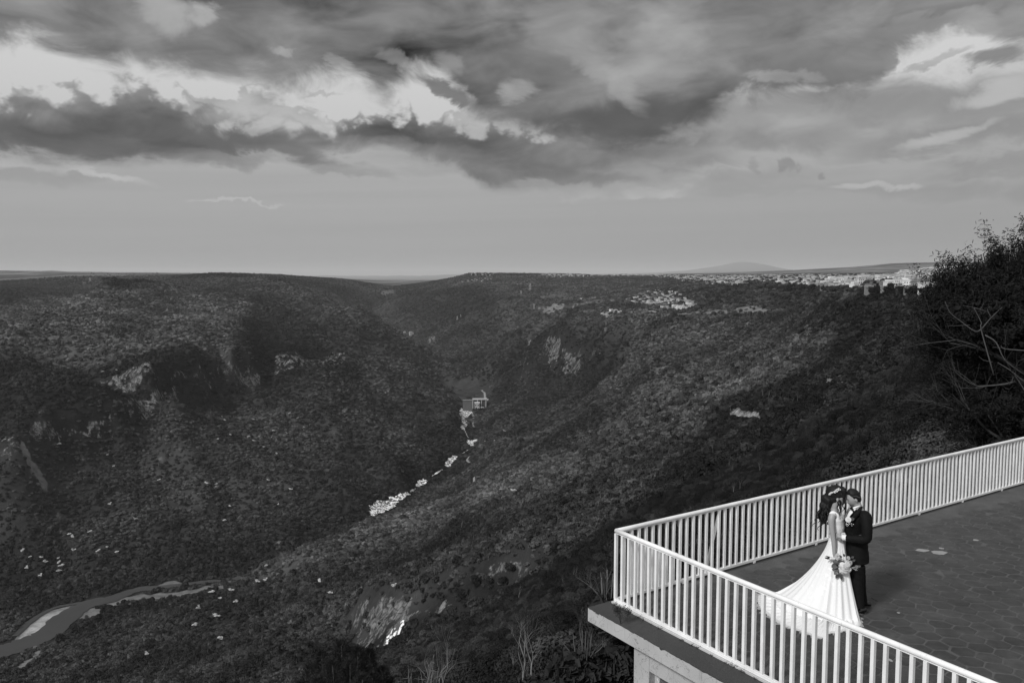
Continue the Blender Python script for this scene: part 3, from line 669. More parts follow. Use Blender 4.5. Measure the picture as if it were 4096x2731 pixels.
sow([(2980,1112),(3400,1112),(3420,1150),(3330,1152),(3180,1138),(3000,1132)], 110, 8, 5, "in the town behind the wooded slope")
sow([(3380,1128),(3640,1126),(3980,1130),(3980,1165),(3700,1168),(3460,1160),(3390,1150)], 46, 20, 6, "in the nearest row of the town", 1.0, 1.5)
sow([(3380,1112),(3960,1110),(3960,1130),(3420,1130)], 60, 12, 7, "in the middle of the town", 1.0, 1.3)
sow([(1845,1128),(1870,1118),(1965,1108),(1970,1124),(1900,1128)], 14, 7, 8, "in the hamlet below the far rim")
sow([(2170,1101),(2600,1101),(2600,1112),(2200,1108)], 40, 6, 9, "along the far rim")
sow([(1880,1096),(1990,1094),(1980,1103),(1890,1103)], 12, 7, 10, "at the end of the far rim")
HSPOTS += [(2228,1228,hit(2228,1230),2.2,"standing alone on the shelf with a long white wall"), (2252,1216,hit(2252,1218),1.3,"behind the big house on the shelf"), (2328,1201,hit(2328,1201),1.4,"alone on the far shelf"), (2425,1316,hit(2425,1318),1.0,"on the cliff top"), (1619,1334,hit(1619,1334),1.6,"far up the gorge"), (1645,1336,hit(1645,1338),2.0,"by the water works far up the gorge")]
for _u, _v, _p, _s2, _n in HSPOTS: CLEAR.append((_p.x, _p.y, 8.0 * _s2)); CLEAR.append((_p.x * .994, _p.y * .994, 7.0 * _s2))

# ================================================================ trees of the canyon
def leaf_mat(name, lo, hi, rand=0.45, tone=False):
    m = bpy.data.materials.new(name); m.use_nodes = True
    b = NB(m.node_tree); bs = b.n['Principled BSDF']; bs.inputs['Roughness'].default_value = 0.75; bs.inputs['Specular IOR Level'].default_value = 0.12
    oi = b.new('ShaderNodeObjectInfo'); loc = oi.outputs['Location']
    n1 = b.noise(loc, 0.006, 4, 0.6); n2 = b.noise(b.new('ShaderNodeTexCoord').outputs['Object'], 0.9, 3, 0.6)
    v = b.m('MULTIPLY', b.lin(n1, 0.36, 0.64, lo, hi), b.lin(oi.outputs['Random'], 0, 1, 1 - rand, 1 + rand))
    v = b.m('MULTIPLY', v, b.lin(n2, 0.3, 0.7, 0.7, 1.3))
    if tone:
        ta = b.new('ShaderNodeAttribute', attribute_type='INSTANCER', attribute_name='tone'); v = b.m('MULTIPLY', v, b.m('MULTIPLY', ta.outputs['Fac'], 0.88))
    b.l.new(b.m('MAXIMUM', v, 0.008), bs.inputs['Base Color'])
    return m
M_leaf = leaf_mat("foliage", 0.030, 0.115, tone=True)
M_leaf_wood = leaf_mat("dark_crown", 0.018, 0.045, 0.3, tone=True)
M_leaf_dark = leaf_mat("dark_foliage", 0.018, 0.045, 0.3)
M_twig = gmat("bare_twigs", 0.17, rand=0.4)[0]
M_bark = gmat("bark", 0.07, scale=6, bump=0.4)[0]
M_blossom = gmat("white_blossom", 0.62, rand=0.25, scale=2)[0]

def leaf_quads(n, seed, lumps=9, rx=1.0, rz=0.75, size=0.12, tri=False, low=-0.35):
    """leaf faces over several lumps inside a crown of radius rx (centre at the origin)"""
    r = np.random.RandomState(seed)
    cen = r.normal(size=(lumps, 3)); cen /= np.linalg.norm(cen, axis=1)[:, None]
    cen *= (0.35 + 0.35 * r.rand(lumps))[:, None]; cen[:, 2] = np.abs(cen[:, 2]) * 0.9 - 0.15
    lr = 0.34 + 0.26 * r.rand(lumps)
    k = r.randint(0, lumps, n)
    d = r.normal(size=(n, 3)); d /= np.linalg.norm(d, axis=1)[:, None]; d[:, 2] = np.where(d[:, 2] < low, -d[:, 2], d[:, 2])
    P = cen[k] + d * (lr[k] * (0.72 + 0.34 * r.rand(n)))[:, None]
    P[:, 0] *= rx; P[:, 1] *= rx; P[:, 2] *= rz
    nor = d + 0.55 * r.normal(size=(n, 3)); nor /= np.linalg.norm(nor, axis=1)[:, None]
    t = np.cross(nor, r.normal(size=(n, 3))); t /= np.linalg.norm(t, axis=1)[:, None]; b = np.cross(nor, t)
    s = size * (0.6 + 0.8 * r.rand(n))[:, None]
    V = np.stack([P - t * s - b * s * 0.55, P + t * s - b * s * 0.4, P + t * s * 0.9 + b * s * 0.6, P - t * s + b * s * 0.45], 1)
    return V
def tube(bm, pts, rads, sides=5, cap=True):
    """tapered tube through points, into a bmesh"""
    rings = []
    for i, p in enumerate(pts):
        d = (pts[min(i + 1, len(pts) - 1)] - pts[max(i - 1, 0)])
        if d.length < 1e-9: d = Vector((0, 0, 1))
        d.normalize(); a = d.orthogonal().normalized(); b_ = d.cross(a)
        if i and rings:                       # keep the frame steady
            pa = prev - d * prev.dot(d)
            if pa.length > 1e-6: a = pa.normalized(); b_ = d.cross(a)
        prev = a
        rings.append([bm.verts.new(p + (a * math.cos(2 * math.pi * k / sides) + b_ * math.sin(2 * math.pi * k / sides)) * rads[i]) for k in range(sides)])
    for A_, B_ in zip(rings[:-1], rings[1:]):
        for k in range(sides): bm.faces.new((A_[k], A_[(k + 1) % sides], B_[(k + 1) % sides], B_[k]))
    if cap:
        bm.faces.new(list(reversed(rings[0]))); bm.faces.new(rings[-1])
    return rings
def bm_mesh(bm, name, mat, smooth=True):
    me = bpy.data.meshes.new(name); bm.normal_update(); bm.to_mesh(me); bm.free()
    for m in (mat if isinstance(mat, (list, tuple)) else [mat]): me.materials.append(m)
    if smooth: me.polygons.foreach_set('use_smooth', [True] * len(me.polygons))
    return me
def branching(bm, r, p, d, L, rad, depth, spread=0.6, up=0.15, kids=3, sides=4, tips=None):
    pts = [p]; rads = [rad]; q_ = p.copy(); dd = d.copy()
    for i in range(3):
        dd = (dd + Vector((r.uniform(-1, 1), r.uniform(-1, 1), r.uniform(-1, 1))) * 0.16 + Vector((0, 0, up * 0.3))).normalized()
        q_ = q_ + dd * L / 3; pts.append(q_.copy()); rads.append(rad * (1 - 0.16 * (i + 1)))
    tube(bm, pts, rads, sides if depth > 1 else 3, cap=False)
    if tips is not None and depth <= 1: tips.append((q_.copy(), dd.copy()))
    if depth <= 0: return
    for k in range(kids):
        s = Vector((r.uniform(-1, 1), r.uniform(-1, 1), r.uniform(-1, 1))); s = (s - dd * s.dot(dd)).normalized()
        nd = (dd + s * spread * r.uniform(0.6, 1.3) + Vector((0, 0, up))).normalized()
        start = pts[-1] if k < 2 else pts[-2]
        branching(bm, r, start, nd, L * r.uniform(0.6, 0.85), rads[-1] * 0.72, depth - 1, spread, up, kids, sides, tips)
def bare_tree_mesh(seed, h=1.0, depth=4, rad=0.03, mat=None, kids=3):
    r = random.Random(seed); bm = bmesh.new()
    branching(bm, r, Vector((0, 0, 0)), Vector((r.uniform(-.15, .15), r.uniform(-.15, .15), 1)).normalized(), 0.36 * h, rad * h, depth, 0.62, 0.10, kids)
    return bm_mesh(bm, "bare_crown", mat or M_twig)
def trunk_mesh(seed, h, r0):
    r = random.Random(seed); bm = bmesh.new()
    tube(bm, [Vector((0, 0, -0.25 * h)), Vector((r.uniform(-.05, .05) * h, 0, 0.35 * h)), Vector((r.uniform(-.1, .1) * h, r.uniform(-.1, .1) * h, 0.8 * h))], [r0 * 1.2, r0 * 0.9, r0 * 0.45], 7)
    for k in range(5):
        a = r.uniform(0, 6.28); tube(bm, [Vector((0, 0, 0.45 * h)), Vector((math.cos(a) * .25 * h, math.sin(a) * .25 * h, 0.75 * h)), Vector((math.cos(a) * .4 * h, math.sin(a) * .4 * h, 0.95 * h))], [r0 * .5, r0 * .35, r0 * .12], 5)
    return bm_mesh(bm, "trunk", M_bark)
# prototypes: far crowns (unit radius), near crowns
far_protos = [quads_mesh("crown_far", leaf_quads(260, 100 + i, 7 + i % 4, 1.0, 0.8, 0.17), M_leaf) for i in range(5)] + \
             [quads_mesh("crown_far_dark", leaf_quads(260, 120 + i, 6, 0.95, 0.95, 0.17), M_leaf_wood) for i in range(2)]
near_protos = [quads_mesh("crown_near", leaf_quads(5200, 200 + i, 14 + i, 1.0, 0.8, 0.042), M_leaf) for i in range(4)] + \
              [quads_mesh("crown_near_dark", leaf_quads(5200, 220 + i, 11, 0.95, 0.95, 0.042), M_leaf_wood) for i in range(2)]
bare_protos = [bare_tree_mesh(300 + i, 2.0, 4, 0.022) for i in range(3)]

rs = np.random.RandomState(5)
def visible(x, y, z, margin=0.004):
    a = np.arctan2(x, y); r = np.hypot(x, y); qq = (z - CAM_H) / r
    i = np.clip(((a - AZ0) / (AZ1 - AZ0) * (NA - 1)).astype(int), 0, NA - 1); j = np.clip(np.interp(np.log(r), _lr, np.arange(NR)).astype(int) - 2, 0, NR - 1)
    return qq >= _cm[i, j] - margin
_cm = np.maximum.accumulate(np.where(_R < 40, -9, (_ZZ - CAM_H) / _R), axis=1)
CL = None
def clear_of(x, y):
    ok = np.ones(len(x), bool)
    for cx, cy, cr in CLEAR: ok &= (x - cx) ** 2 + (y - cy) ** 2 > cr * cr
    return ok
bands = [(15, 55, 2.3), (55, 150, 3.1), (150, 400, 4.2), (400, 1000, 4.9), (1000, 2000, 5.4), (2000, 3200, 6.9), (3200, 4800, 9.5), (4800, 7500, 15)]
TX, TY, TS = [], [], []
for r0, r1, sp in bands:
    n = int(0.5 * (r1 * r1 - r0 * r0) * 1.30 / sp ** 2)
    a = rs.uniform(-0.65, 0.65, n); r = np.sqrt(rs.uniform(r0 * r0, r1 * r1, n))
    TX.append(np.sin(a) * r); TY.append(np.cos(a) * r); TS.append(np.full(n, sp))
tx, ty, ts_ = map(np.concatenate, (TX, TY, TS))
tz = ground(tx, ty); tr = np.hypot(tx, ty)
keep = visible(tx, ty, tz + 4)
keep &= (field(_rock, tx, ty) * (0.55 + 1.1 * rs.rand(len(tx))) < 0.45) & (field(_bare, tx, ty) + 0.4 * rs.rand(len(tx)) < 0.55)
tx, ty, tz, ts_, tr = tx[keep], ty[keep], tz[keep], ts_[keep], tr[keep]
keep = clear_of(tx, ty)
_q0 = at_z(2463, 2410, 0); _e1 = Vector((10.008, 6.795, 0)).normalized(); _e2 = Vector((1.4835, -2.3577, 0)).normalized()
_pa = (tx - _q0.x) * _e1.x + (ty - _q0.y) * _e1.y; _pb = (tx - _q0.x) * _e2.x + (ty - _q0.y) * _e2.y
keep &= ~((_pa > -2.6) & (_pb > -2.4))                     # nothing grows into the building
# thinner on the high dry plateau and in the town, patchy everywhere
den = pnoise(tx / 140.0, ty / 140.0) + 0.6 * pnoise(tx / 45.0 + 7, ty / 45.0)
high = np.clip((tz - CAM_H + 75) / 45, 0, 1) * np.clip((tr - 700) / 400, 0, 1)
keep &= rs.rand(len(tx)) < np.clip(0.86 + 0.5 * den, 0.35, 1.0) * (1 - 0.70 * high)
tx, ty, tz, ts_, tr, den = tx[keep], ty[keep], tz[keep], ts_[keep], tr[keep], den[keep]
N = len(tx)
sz = ts_ * (0.46 + 0.46 * rs.rand(N) ** 1.6) * np.where(rs.rand(N) < 0.05, 1.5, 1.0)
sz = np.minimum(sz * 1.05, 9.5); sz = np.where(tr < 60, np.minimum(sz, 1.7), sz); sz = np.where(tr > 3800, np.minimum(sz, 6.0), sz)
darkp = rs.rand(N) < np.clip(0.20 + 0.5 * np.clip(-den, 0, 1), 0, 0.6)
barep = (rs.rand(N) < np.where(tr < 1500, 0.10, 0.04) * np.clip(field(_tone, tx, ty) * 2 - 1, 0.3, 3.2)) & (tr < 2400)
print("trees kept", N)
def scatter(name, protos, sel, sx, label):
    """one uncountable mass of vegetation: points carrying copies of the prototype crowns"""
    me = bpy.data.meshes.new(name); n = int(sel.sum())
    me.vertices.add(n); me.vertices.foreach_set('co', np.stack([tx[sel], ty[sel], tz[sel] + sx[sel] * 0.35], 1).reshape(-1).astype(np.float32))
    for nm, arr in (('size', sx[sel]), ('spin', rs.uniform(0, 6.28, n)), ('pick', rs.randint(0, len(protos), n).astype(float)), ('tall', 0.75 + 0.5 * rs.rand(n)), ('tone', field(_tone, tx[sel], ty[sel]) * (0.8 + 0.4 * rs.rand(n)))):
        at = me.attributes.new(nm, 'FLOAT', 'POINT'); at.data.foreach_set('value', arr.astype(np.float32))
    o = bpy.data.objects.new(name, me); C.objects.link(o)
    ng = bpy.data.node_groups.new(name, 'GeometryNodeTree')
    ng.interface.new_socket('Geometry', in_out='INPUT', socket_type='NodeSocketGeometry'); ng.interface.new_socket('Geometry', in_out='OUTPUT', socket_type='NodeSocketGeometry')
    g = NB(ng); gi = g.new('NodeGroupInput'); go = g.new('NodeGroupOutput')
    join = g.new('GeometryNodeGeometryToInstance')
    for pm in protos:
        po = bpy.data.objects.new(pm.name, pm)      # carried by the node tree only, not placed in the scene
        oi = g.new('GeometryNodeObjectInfo'); oi.inputs['Object'].default_value = po; oi.inputs['As Instance'].default_value = True
        g.l.new(oi.outputs['Geometry'], join.inputs[0])
    # each prototype is one instance of the pick list
    iop = g.new('GeometryNodeInstanceOnPoints'); iop.inputs['Pick Instance'].default_value = True
    g.l.new(gi.outputs[0], iop.inputs['Points'])
    jn = g.new('GeometryNodeJoinGeometry')
    for l in list(join.inputs[0].links): g.l.new(l.from_socket, jn.inputs[0])
    ng.nodes.remove(join)
    g.l.new(jn.outputs[0], iop.inputs['Instance'])
    def na(nm):
        a_ = g.new('GeometryNodeInputNamedAttribute', data_type='FLOAT'); a_.inputs['Name'].default_value = nm; return a_.outputs['Attribute']
    f2i = g.new('FunctionNodeFloatToInt'); g.l.new(na('pick'), f2i.inputs[0]); g.l.new(f2i.outputs[0], iop.inputs['Instance Index'])
    g.l.new(g.vec(0.0, 0.0, na('spin')), iop.inputs['Rotation'])
    s_ = na('size'); g.l.new(g.vec(s_, s_, g.m('MULTIPLY', s_, na('tall'))), iop.inputs['Scale'])
    g.l.new(iop.outputs[0], go.inputs[0])
    md = o.modifiers.new("scatter", 'NODES'); md.node_group = ng
    return tag(o, label, "vegetation", kind='stuff')

# the 300 trees that show largest are things of their own
tu = 2048 + F_PX * tx / (ty * _c - (tz - CAM_H) * _s); tv = 1365.5 - F_PX * (ty * _s + (tz - CAM_H) * _c) / (ty * _c - (tz - CAM_H) * _s)
inframe = (tu > -20) & (tu < 4110) & (tv < 2760) & visible(tx, ty, tz + 5, 0.0)
# the terrace hides what lies behind it
hid = (tu > 2380) & (tv > 2440 - (tu - 2380) * 0.29)
score = np.where(inframe & ~hid, sz / tr, 0)
order = np.argsort(-score)[:300]
single = np.zeros(N, bool); single[order] = True
near = (tr < 520) & ~single
far = ~near & ~single
scatter("woodland_foliage", far_protos[:5], far & ~darkp & ~barep, sz, "dense grey scrub woodland covering the canyon sides")
scatter("evergreen_woodland_foliage", far_protos[5:], far & darkp & ~barep, sz * 1.1, "darker evergreen woodland between the paler scrub")
scatter("slope_foliage", near_protos, near & ~barep, sz, "thick shrubs and treetops on the slope below the terrace")
scatter("leafless_scrub", bare_protos, (near | far) & barep, sz * 0.85, "pale leafless scrub scattered through the woodland")
near_trunk = [trunk_mesh(40 + i, 1.0, 0.06) for i in range(2)]
area_name = lambda u, v: ("on the lower left slope" if u < 1400 else "in the middle of the near slope" if u < 2300 else "on the slope behind the railing" if v > 1700 else "on the upper right slope")
for i in order:
    i = int(i)
    if score[i] <= 0: continue
    dk = bool(darkp[i]); br = bool(barep[i])
    root = empty("leafless_tree" if br else "evergreen_tree" if dk else "leafy_tree", (tx[i], ty[i], tz[i]), rs.uniform(0, 6.28)); root.empty_display_size = 1
    s = float(sz[i]) * (1.05 if not br else 0.9)
    if br: me = bare_protos[i % 3]
    else: me = near_protos[4 + i % 2] if dk else near_protos[i % 4]
    cr = bpy.data.objects.new("crown", me); C.objects.link(cr); cr['tone'] = float(field(_tone, tx[i:i + 1], ty[i:i + 1])[0]); cr.parent = root; cr.location = (0, 0, s * (0.5 if not br else 0.0)); cr.scale = (s, s, s * rs.uniform(0.8, 1.1))
    if not br:
        tk = bpy.data.objects.new("trunk", near_trunk[i % 2]); C.objects.link(tk); tk.parent = root; tk.scale = (s * 0.8,) * 3
    w = area_name(tu[i], tv[i])
    tag(root, ("pale leafless tree " if br else "dark evergreen tree " if dk else "rounded grey leafy tree ") + w, "tree", ("leafless trees " if br else "evergreen trees " if dk else "leafy trees ") + w)

# ================================================================ terrace
P0 = at_z(2463, 2410, 0); P0.z = 0
E1 = Vector((10.008, 6.795, 0)).normalized()          # along the back railing
E2 = Vector((1.4835, -2.3577, 0)).normalized()        # along the front railing
UZ = Vector((0, 0, 1))
def T(a, b, z=0.0): return P0 + E1 * a + E2 * b + UZ * z
def paint_mat(name, g, dirt=0.5, chips=True):
    m = bpy.data.materials.new(name); m.use_nodes = True
    b = NB(m.node_tree); bs = b.n['Principled BSDF']; bs.inputs['Roughness'].default_value = 0.55; bs.inputs['Specular IOR Level'].default_value = 0.3
    co = b.new('ShaderNodeNewGeometry').outputs['Position']
    n = b.noise(co, 3.0, 6, 0.65); n2 = b.noise(co, 38.0, 5, 0.7)
    v = b.m('MULTIPLY', g, b.lin(n, 0.3, 0.7, 0.84, 1.08))
    sx = b.new('ShaderNodeSeparateXYZ'); b.l.new(co, sx.inputs[0])
    st_ = b.noise(b.vec(b.m('MULTIPLY', sx.outputs[0], 40), b.m('MULTIPLY', sx.outputs[1], 40), b.m('MULTIPLY', sx.outputs[2], 4)), 1.0, 4, 0.6)
    v = b.m('MULTIPLY', v, b.lin(b.step(st_, 0.60, 0.75), 0, 1, 1, 1 - 0.35 * dirt))
    if chips: v = b.mix(b.step(n2, 0.70, 0.74), v, 0.05)
    b.l.new(v, bs.inputs['Base Color'])
    bn = b.new('ShaderNodeBump'); bn.inputs['Strength'].default_value = 0.2; bn.inputs['Distance'].default_value = 0.002
    b.l.new(n2, bn.inputs['Height']); b.l.new(bn.outputs[0], bs.inputs['Normal'])
    return m
M_rail = paint_mat("white_paint", 0.80, 0.7)
def wall_mat(name, g):
    m = bpy.data.materials.new(name); m.use_nodes = True
    b = NB(m.node_tree); bs = b.n['Principled BSDF']; bs.inputs['Roughness'].default_value = 0.9; bs.inputs['Specular IOR Level'].default_value = 0.1
    co = b.new('ShaderNodeNewGeometry').outputs['Position']
    sx = b.new('ShaderNodeSeparateXYZ'); b.l.new(co, sx.inputs[0])
    n = b.noise(co, 1.6, 6, 0.6)
    v = b.m('MULTIPLY', g, b.lin(n, 0.3, 0.7, 0.86, 1.1))
    runs = b.noise(b.vec(b.m('MULTIPLY', sx.outputs[0], 9), b.m('MULTIPLY', sx.outputs[1], 9), b.m('MULTIPLY', sx.outputs[2], 1.3)), 1.0, 6, 0.75)
    v = b.m('MULTIPLY', v, b.lin(b.step(runs, 0.58, 0.72), 0, 1, 1.0, 0.62))
    # hairline cracks and peeling towards the weathered top edge
    cr = b.m('ABSOLUTE', b.m('SUBTRACT', b.noise(co, 3.4, 5, 0.55, dist=0.6), 0.5))
    v = b.mix(b.m('MULTIPLY', b.step(cr, 0.006, 0.001), 0.6), v, 0.05)
    peel = b.m('ADD', b.noise(co, 7.0, 6, 0.7), b.lin(sx.outputs[2], -0.05, 0.0, -0.06, 0.14))
    v = b.mix(b.step(peel, 0.64, 0.67), v, 0.05)
    b.l.new(v, bs.inputs['Base Color'])
    bn = b.new('ShaderNodeBump'); bn.inputs['Strength'].default_value = 0.35; bn.inputs['Distance'].default_value = 0.01
    b.l.new(b.m('ADD', b.noise(co, 30.0, 5, 0.7), b.m('MULTIPLY', b.noise(co, 4, 3, 0.5), 1.5)), bn.inputs['Height']); b.l.new(bn.outputs[0], bs.inputs['Normal'])
    return m
M_wall = wall_mat("weathered_plaster", 0.42)
M_stone = bpy.data.materials.new("flagstone"); M_stone.use_nodes = True
b = NB(M_stone.node_tree); bs = b.n['Principled BSDF']; bs.inputs['Specular IOR Level'].default_value = 0.25
co = b.new('ShaderNodeNewGeometry').outputs['Position']
n = b.noise(co, 0.55, 6, 0.6); n2 = b.noise(co, 9.0, 6, 0.65); n3 = b.noise(co, 2.3, 5, 0.6)
v = b.m('MULTIPLY', 0.050, b.lin(n3, 0.3, 0.7, 0.75, 1.3)); v = b.m('MULTIPLY', v, b.lin(n2, 0.3, 0.7, 0.85, 1.15))
v = b.mix(b.m('MULTIPLY', b.step(n, 0.56, 0.70), 0.4), v, 0.105)
at = b.new('ShaderNodeAttribute', attribute_name='tone'); v = b.m('MULTIPLY', v, at.outputs['Fac'])
b.l.new(v, bs.inputs['Base Color']); bs.inputs['Roughness'].default_value = 0.62
bn = b.new('ShaderNodeBump'); bn.inputs['Strength'].default_value = 0.5; bn.inputs['Distance'].default_value = 0.008
b.l.new(b.m('ADD', b.noise(co, 12, 5, 0.6), b.m('MULTIPLY', n3, 1.2)), bn.inputs['Height']); b.l.new(bn.outputs[0], bs.inputs['Normal'])
M_grout, b, bs, v = gmat("grout", 0.085, var=0.6, scale=2.0, bump=0.3)
M_ledge = gmat("painted_ledge", 0.052, var=0.35, scale=1.5, rough=0.7, bump=0.25, bscale=12)[0]

def prism(name, poly, z0, z1, mat, parent=None, bevel=0.0):
    bm = bmesh.new()
    vs = [bm.verts.new((p.x, p.y, z0)) for p in poly]; f = bm.faces.new(vs)
    if f.normal.z > 0: f.normal_flip()
    ex = bmesh.ops.extrude_face_region(bm, geom=[f])
    for g_ in ex['geom']:
        if isinstance(g_, bmesh.types.BMVert): g_.co.z = z1
    bmesh.ops.recalc_face_normals(bm, faces=bm.faces)
    if bevel: bmesh.ops.bevel(bm, geom=[e for e in bm.edges], offset=bevel, segments=2, affect='EDGES')
    me = bm_mesh(bm, name, mat, smooth=False)
    o = bpy.data.objects.new(name, me); C.objects.link(o)
    if parent: o.parent = parent
    return o
EXT1, EXT2 = 20.0, 13.0
terr = empty("terrace_building", (0, 0, 0)); tag(terr, "weathered pale building with a flagstone roof terrace cantilevered over the canyon", "building")
def wavy_edge(pts, step=0.05, amp=0.006):
    """break the straight slab edge with chips"""
    out = []
    for i in range(len(pts)):
        p, q_ = pts[i], pts[(i + 1) % len(pts)]; n_ = max(1, int((q_ - p).length / step)) if i in (0, 3) else 1
        for k in range(n_):
            c = p.lerp(q_, k / n_)
            if k: c = c + Vector((rnd.uniform(-1, 1), rnd.uniform(-1, 1), 0)) * amp * (3 if rnd.random() < 0.08 else 1)
            out.append(c)
    return out
A0, B0 = -0.43, -0.105
slab_poly = [T(A0, B0), T(A0, EXT2), T(EXT1, EXT2), T(EXT1, B0)]
slab = prism("fascia", slab_poly, -0.20, -0.014, M_wall, terr)
top = prism("ledge", wavy_edge([T(A0 + .004, B0 + .004), T(A0 + .004, EXT2), T(EXT1, EXT2), T(EXT1, B0 + .004)]), -0.014, 0.0, M_ledge, terr)
# flagstones: hexagons of uneven outline laid inside the railings
def flagstones():
    bm = bmesh.new(); lay = []
    ang = math.radians(-9); ux, uy = Vector((math.cos(ang), math.sin(ang), 0)), Vector((-math.sin(ang), math.cos(ang), 0))
    S = 0.172                                            # centre to corner along x; stretched sideways
    jit = {}
    def corner(i, j):                                    # shared jittered corners
        if (i, j) not in jit: jit[(i, j)] = Vector((rnd.uniform(-.02, .02), rnd.uniform(-.017, .017), 0))
        return jit[(i, j)]
    w, h = S * 1.5, S * math.sqrt(3) * 0.92
    c0_ = T(5, 3)
    for i in range(-60, 60):
        for j in range(-60, 60):
            cx, cy = i * w, (j + 0.5 * (i % 2)) * h
            cen = c0_ + ux * cx + uy * cy
            ra, rb = (cen - P0).dot(E1), (cen - P0).dot(E2)
            if ra < 0.14 or rb < 0.20 or ra > 15 or rb > 9.5: continue
            pts = []
            for k in range(6):
                a = math.pi / 3 * k
                px_, py_ = cx + S * math.cos(a), cy + S * math.sin(a) * 0.92
                key = (round(px_ * 40), round(py_ * 40))
                pts.append(c0_ + ux * px_ + uy * py_ + corner(*key))
            cc = sum(pts, Vector()) / 6; gp = 0.006 + rnd.random() * 0.009; z = 0.004 + rnd.random() * 0.006
            sl = Vector((rnd.uniform(-.012, .012), rnd.uniform(-.012, .012)))
            inn = [p + (cc - p).normalized() * gp for p in pts]
            # rounded, slightly bowed outline
            ring = []
            for k in range(6):
                p, q_ = inn[k], inn[(k + 1) % 6]
                ring += [p.lerp(q_, 0.10), p.lerp(q_, 0.5) + (p.lerp(q_, .5) - cc).normalized() * rnd.uniform(-.006, .005), p.lerp(q_, 0.90)]
            ht = lambda p: z + sl.x * (p.x - cc.x) + sl.y * (p.y - cc.y)
            lo = [bm.verts.new((p.x, p.y, 0.0005)) for p in ring]
            hi = [bm.verts.new((p.x + (cc.x - p.x) * .03, p.y + (cc.y - p.y) * .03, ht(p))) for p in ring]
            f = bm.faces.new(hi); lay.append((f, 0.88 + 0.24 * rnd.random()))
            n_ = len(ring)
            for k in range(n_):
                g_ = bm.faces.new((lo[k], lo[(k + 1) % n_], hi[(k + 1) % n_], hi[k])); lay.append((g_, 1.0))
    bm.faces.index_update(); tones = [0] * len(bm.faces)
    for f, t in lay: tones[f.index] = t
    me = bm_mesh(bm, "flagstones", M_stone, smooth=False)
    a_ = me.attributes.new('tone', 'FLOAT', 'FACE'); a_.data.foreach_set('value', tones)
    o = bpy.data.objects.new("flagstones", me); C.objects.link(o); o.parent = terr
flagstones()
mb_ = prism("mortar_bed", [T(.05, .06), T(.05, 9.6), T(15.2, 9.6), T(15.2, .06)], 0.0003, 0.0032, M_grout, terr)
# worn white paint spots on the stones
for (u, v, a, bb) in [(3690, 2202, .11, .035), (3756, 2211, .13, .05), (3765, 2194, .04, .02), (3903, 2161, .05, .02), (3594, 2452, .02, .012), (3562, 2642, .02, .02)]:
    p = at_z(u, v, 0.0); pts = [p + Vector((math.cos(k * .449) * a * rnd.uniform(.8, 1.15), math.sin(k * .449) * bb * 2 * rnd.uniform(.7, 1.2), 0)) for k in range(14)]
    prism("paint_spot", pts, 0.008, 0.0125, gmat("spilt_paint", 0.27, var=.3, scale=20)[0], terr)
# storey below the slab
def on_line(u, a, z):                                    # b such that T(a,b,z) falls in photo column u
    lo_, hi_ = -1.0, 9.0
    for _ in range(50):
        m_ = (lo_ + hi_) / 2; p = T(a, m_, z); uu = 2048 + F_PX * p.x / (p.y * _c - (z - CAM_H) * _s)
        if uu < u: lo_ = m_
        else: hi_ = m_
    return lo_
AW = -0.27                                               # plane of the wall under the slab
b0 = on_line(2535, AW, -0.6); b1 = on_line(2596, AW, -0.6)
def wbox(name, a0, a1, bb0, bb1, z0, z1, mat=M_wall, bevel=0.004):
    return prism(name, [T(a0, bb0), T(a0, bb1), T(a1, bb1), T(a1, bb0)], z0, z1, mat, terr, bevel)
wbox("corner_pier", AW, AW + .30, b0, b1, -9.5, -0.2005)
wbox("lintel", AW + .002, AW + .28, b1 + .001, EXT2, -0.52, -0.2005)
wbox("jamb", AW + .10, AW + .26, b1 + .001, b1 + .10, -9.5, -0.5205)
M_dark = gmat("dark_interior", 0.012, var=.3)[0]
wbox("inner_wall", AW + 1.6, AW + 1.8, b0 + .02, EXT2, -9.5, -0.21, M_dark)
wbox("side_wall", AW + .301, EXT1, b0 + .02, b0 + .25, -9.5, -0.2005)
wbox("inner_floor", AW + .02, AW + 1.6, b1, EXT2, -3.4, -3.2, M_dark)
# a scrawl of white paint on the jamb
bm = bmesh.new(); sq = [T(AW + .098, b1 + .052 + .03 * math.sin(k * .9) * (1 - k / 16), -0.62 - k * .028) for k in range(16)]
tube(bm, sq, [.004] * 16, 5); o = bpy.data.objects.new("scrawl", bm_mesh(bm, "scrawl", M_rail)); C.objects.link(o); o.parent = terr

# ---------------------------------------------------------------- railings
def bar(name, a, b_, w, d, mat, parent, side, bevel=0.003):
    """square section bar from a to b; side = horizontal direction of its width"""
    ax = (b_ - a).normalized(); s = (side - ax * side.dot(ax)).normalized(); t = ax.cross(s)
    bm = bmesh.new(); R4 = []
    for p in (a, b_): R4.append([bm.verts.new(p + s * sx * w / 2 + t * sy * d / 2) for sx, sy in ((-1, -1), (1, -1), (1, 1), (-1, 1))])
    for k in range(4): bm.faces.new((R4[0][k], R4[0][(k + 1) % 4], R4[1][(k + 1) % 4], R4[1][k]))
    bm.faces.new(list(reversed(R4[0]))); bm.faces.new(R4[1]); bmesh.ops.recalc_face_normals(bm, faces=bm.faces)
    if bevel: bmesh.ops.bevel(bm, geom=bm.edges[:], offset=bevel, segments=1, affect='EDGES')
    o = bpy.data.objects.new(name, bm_mesh(bm, name, mat, smooth=False)); C.objects.link(o)
    if parent: o.parent = parent
    return o
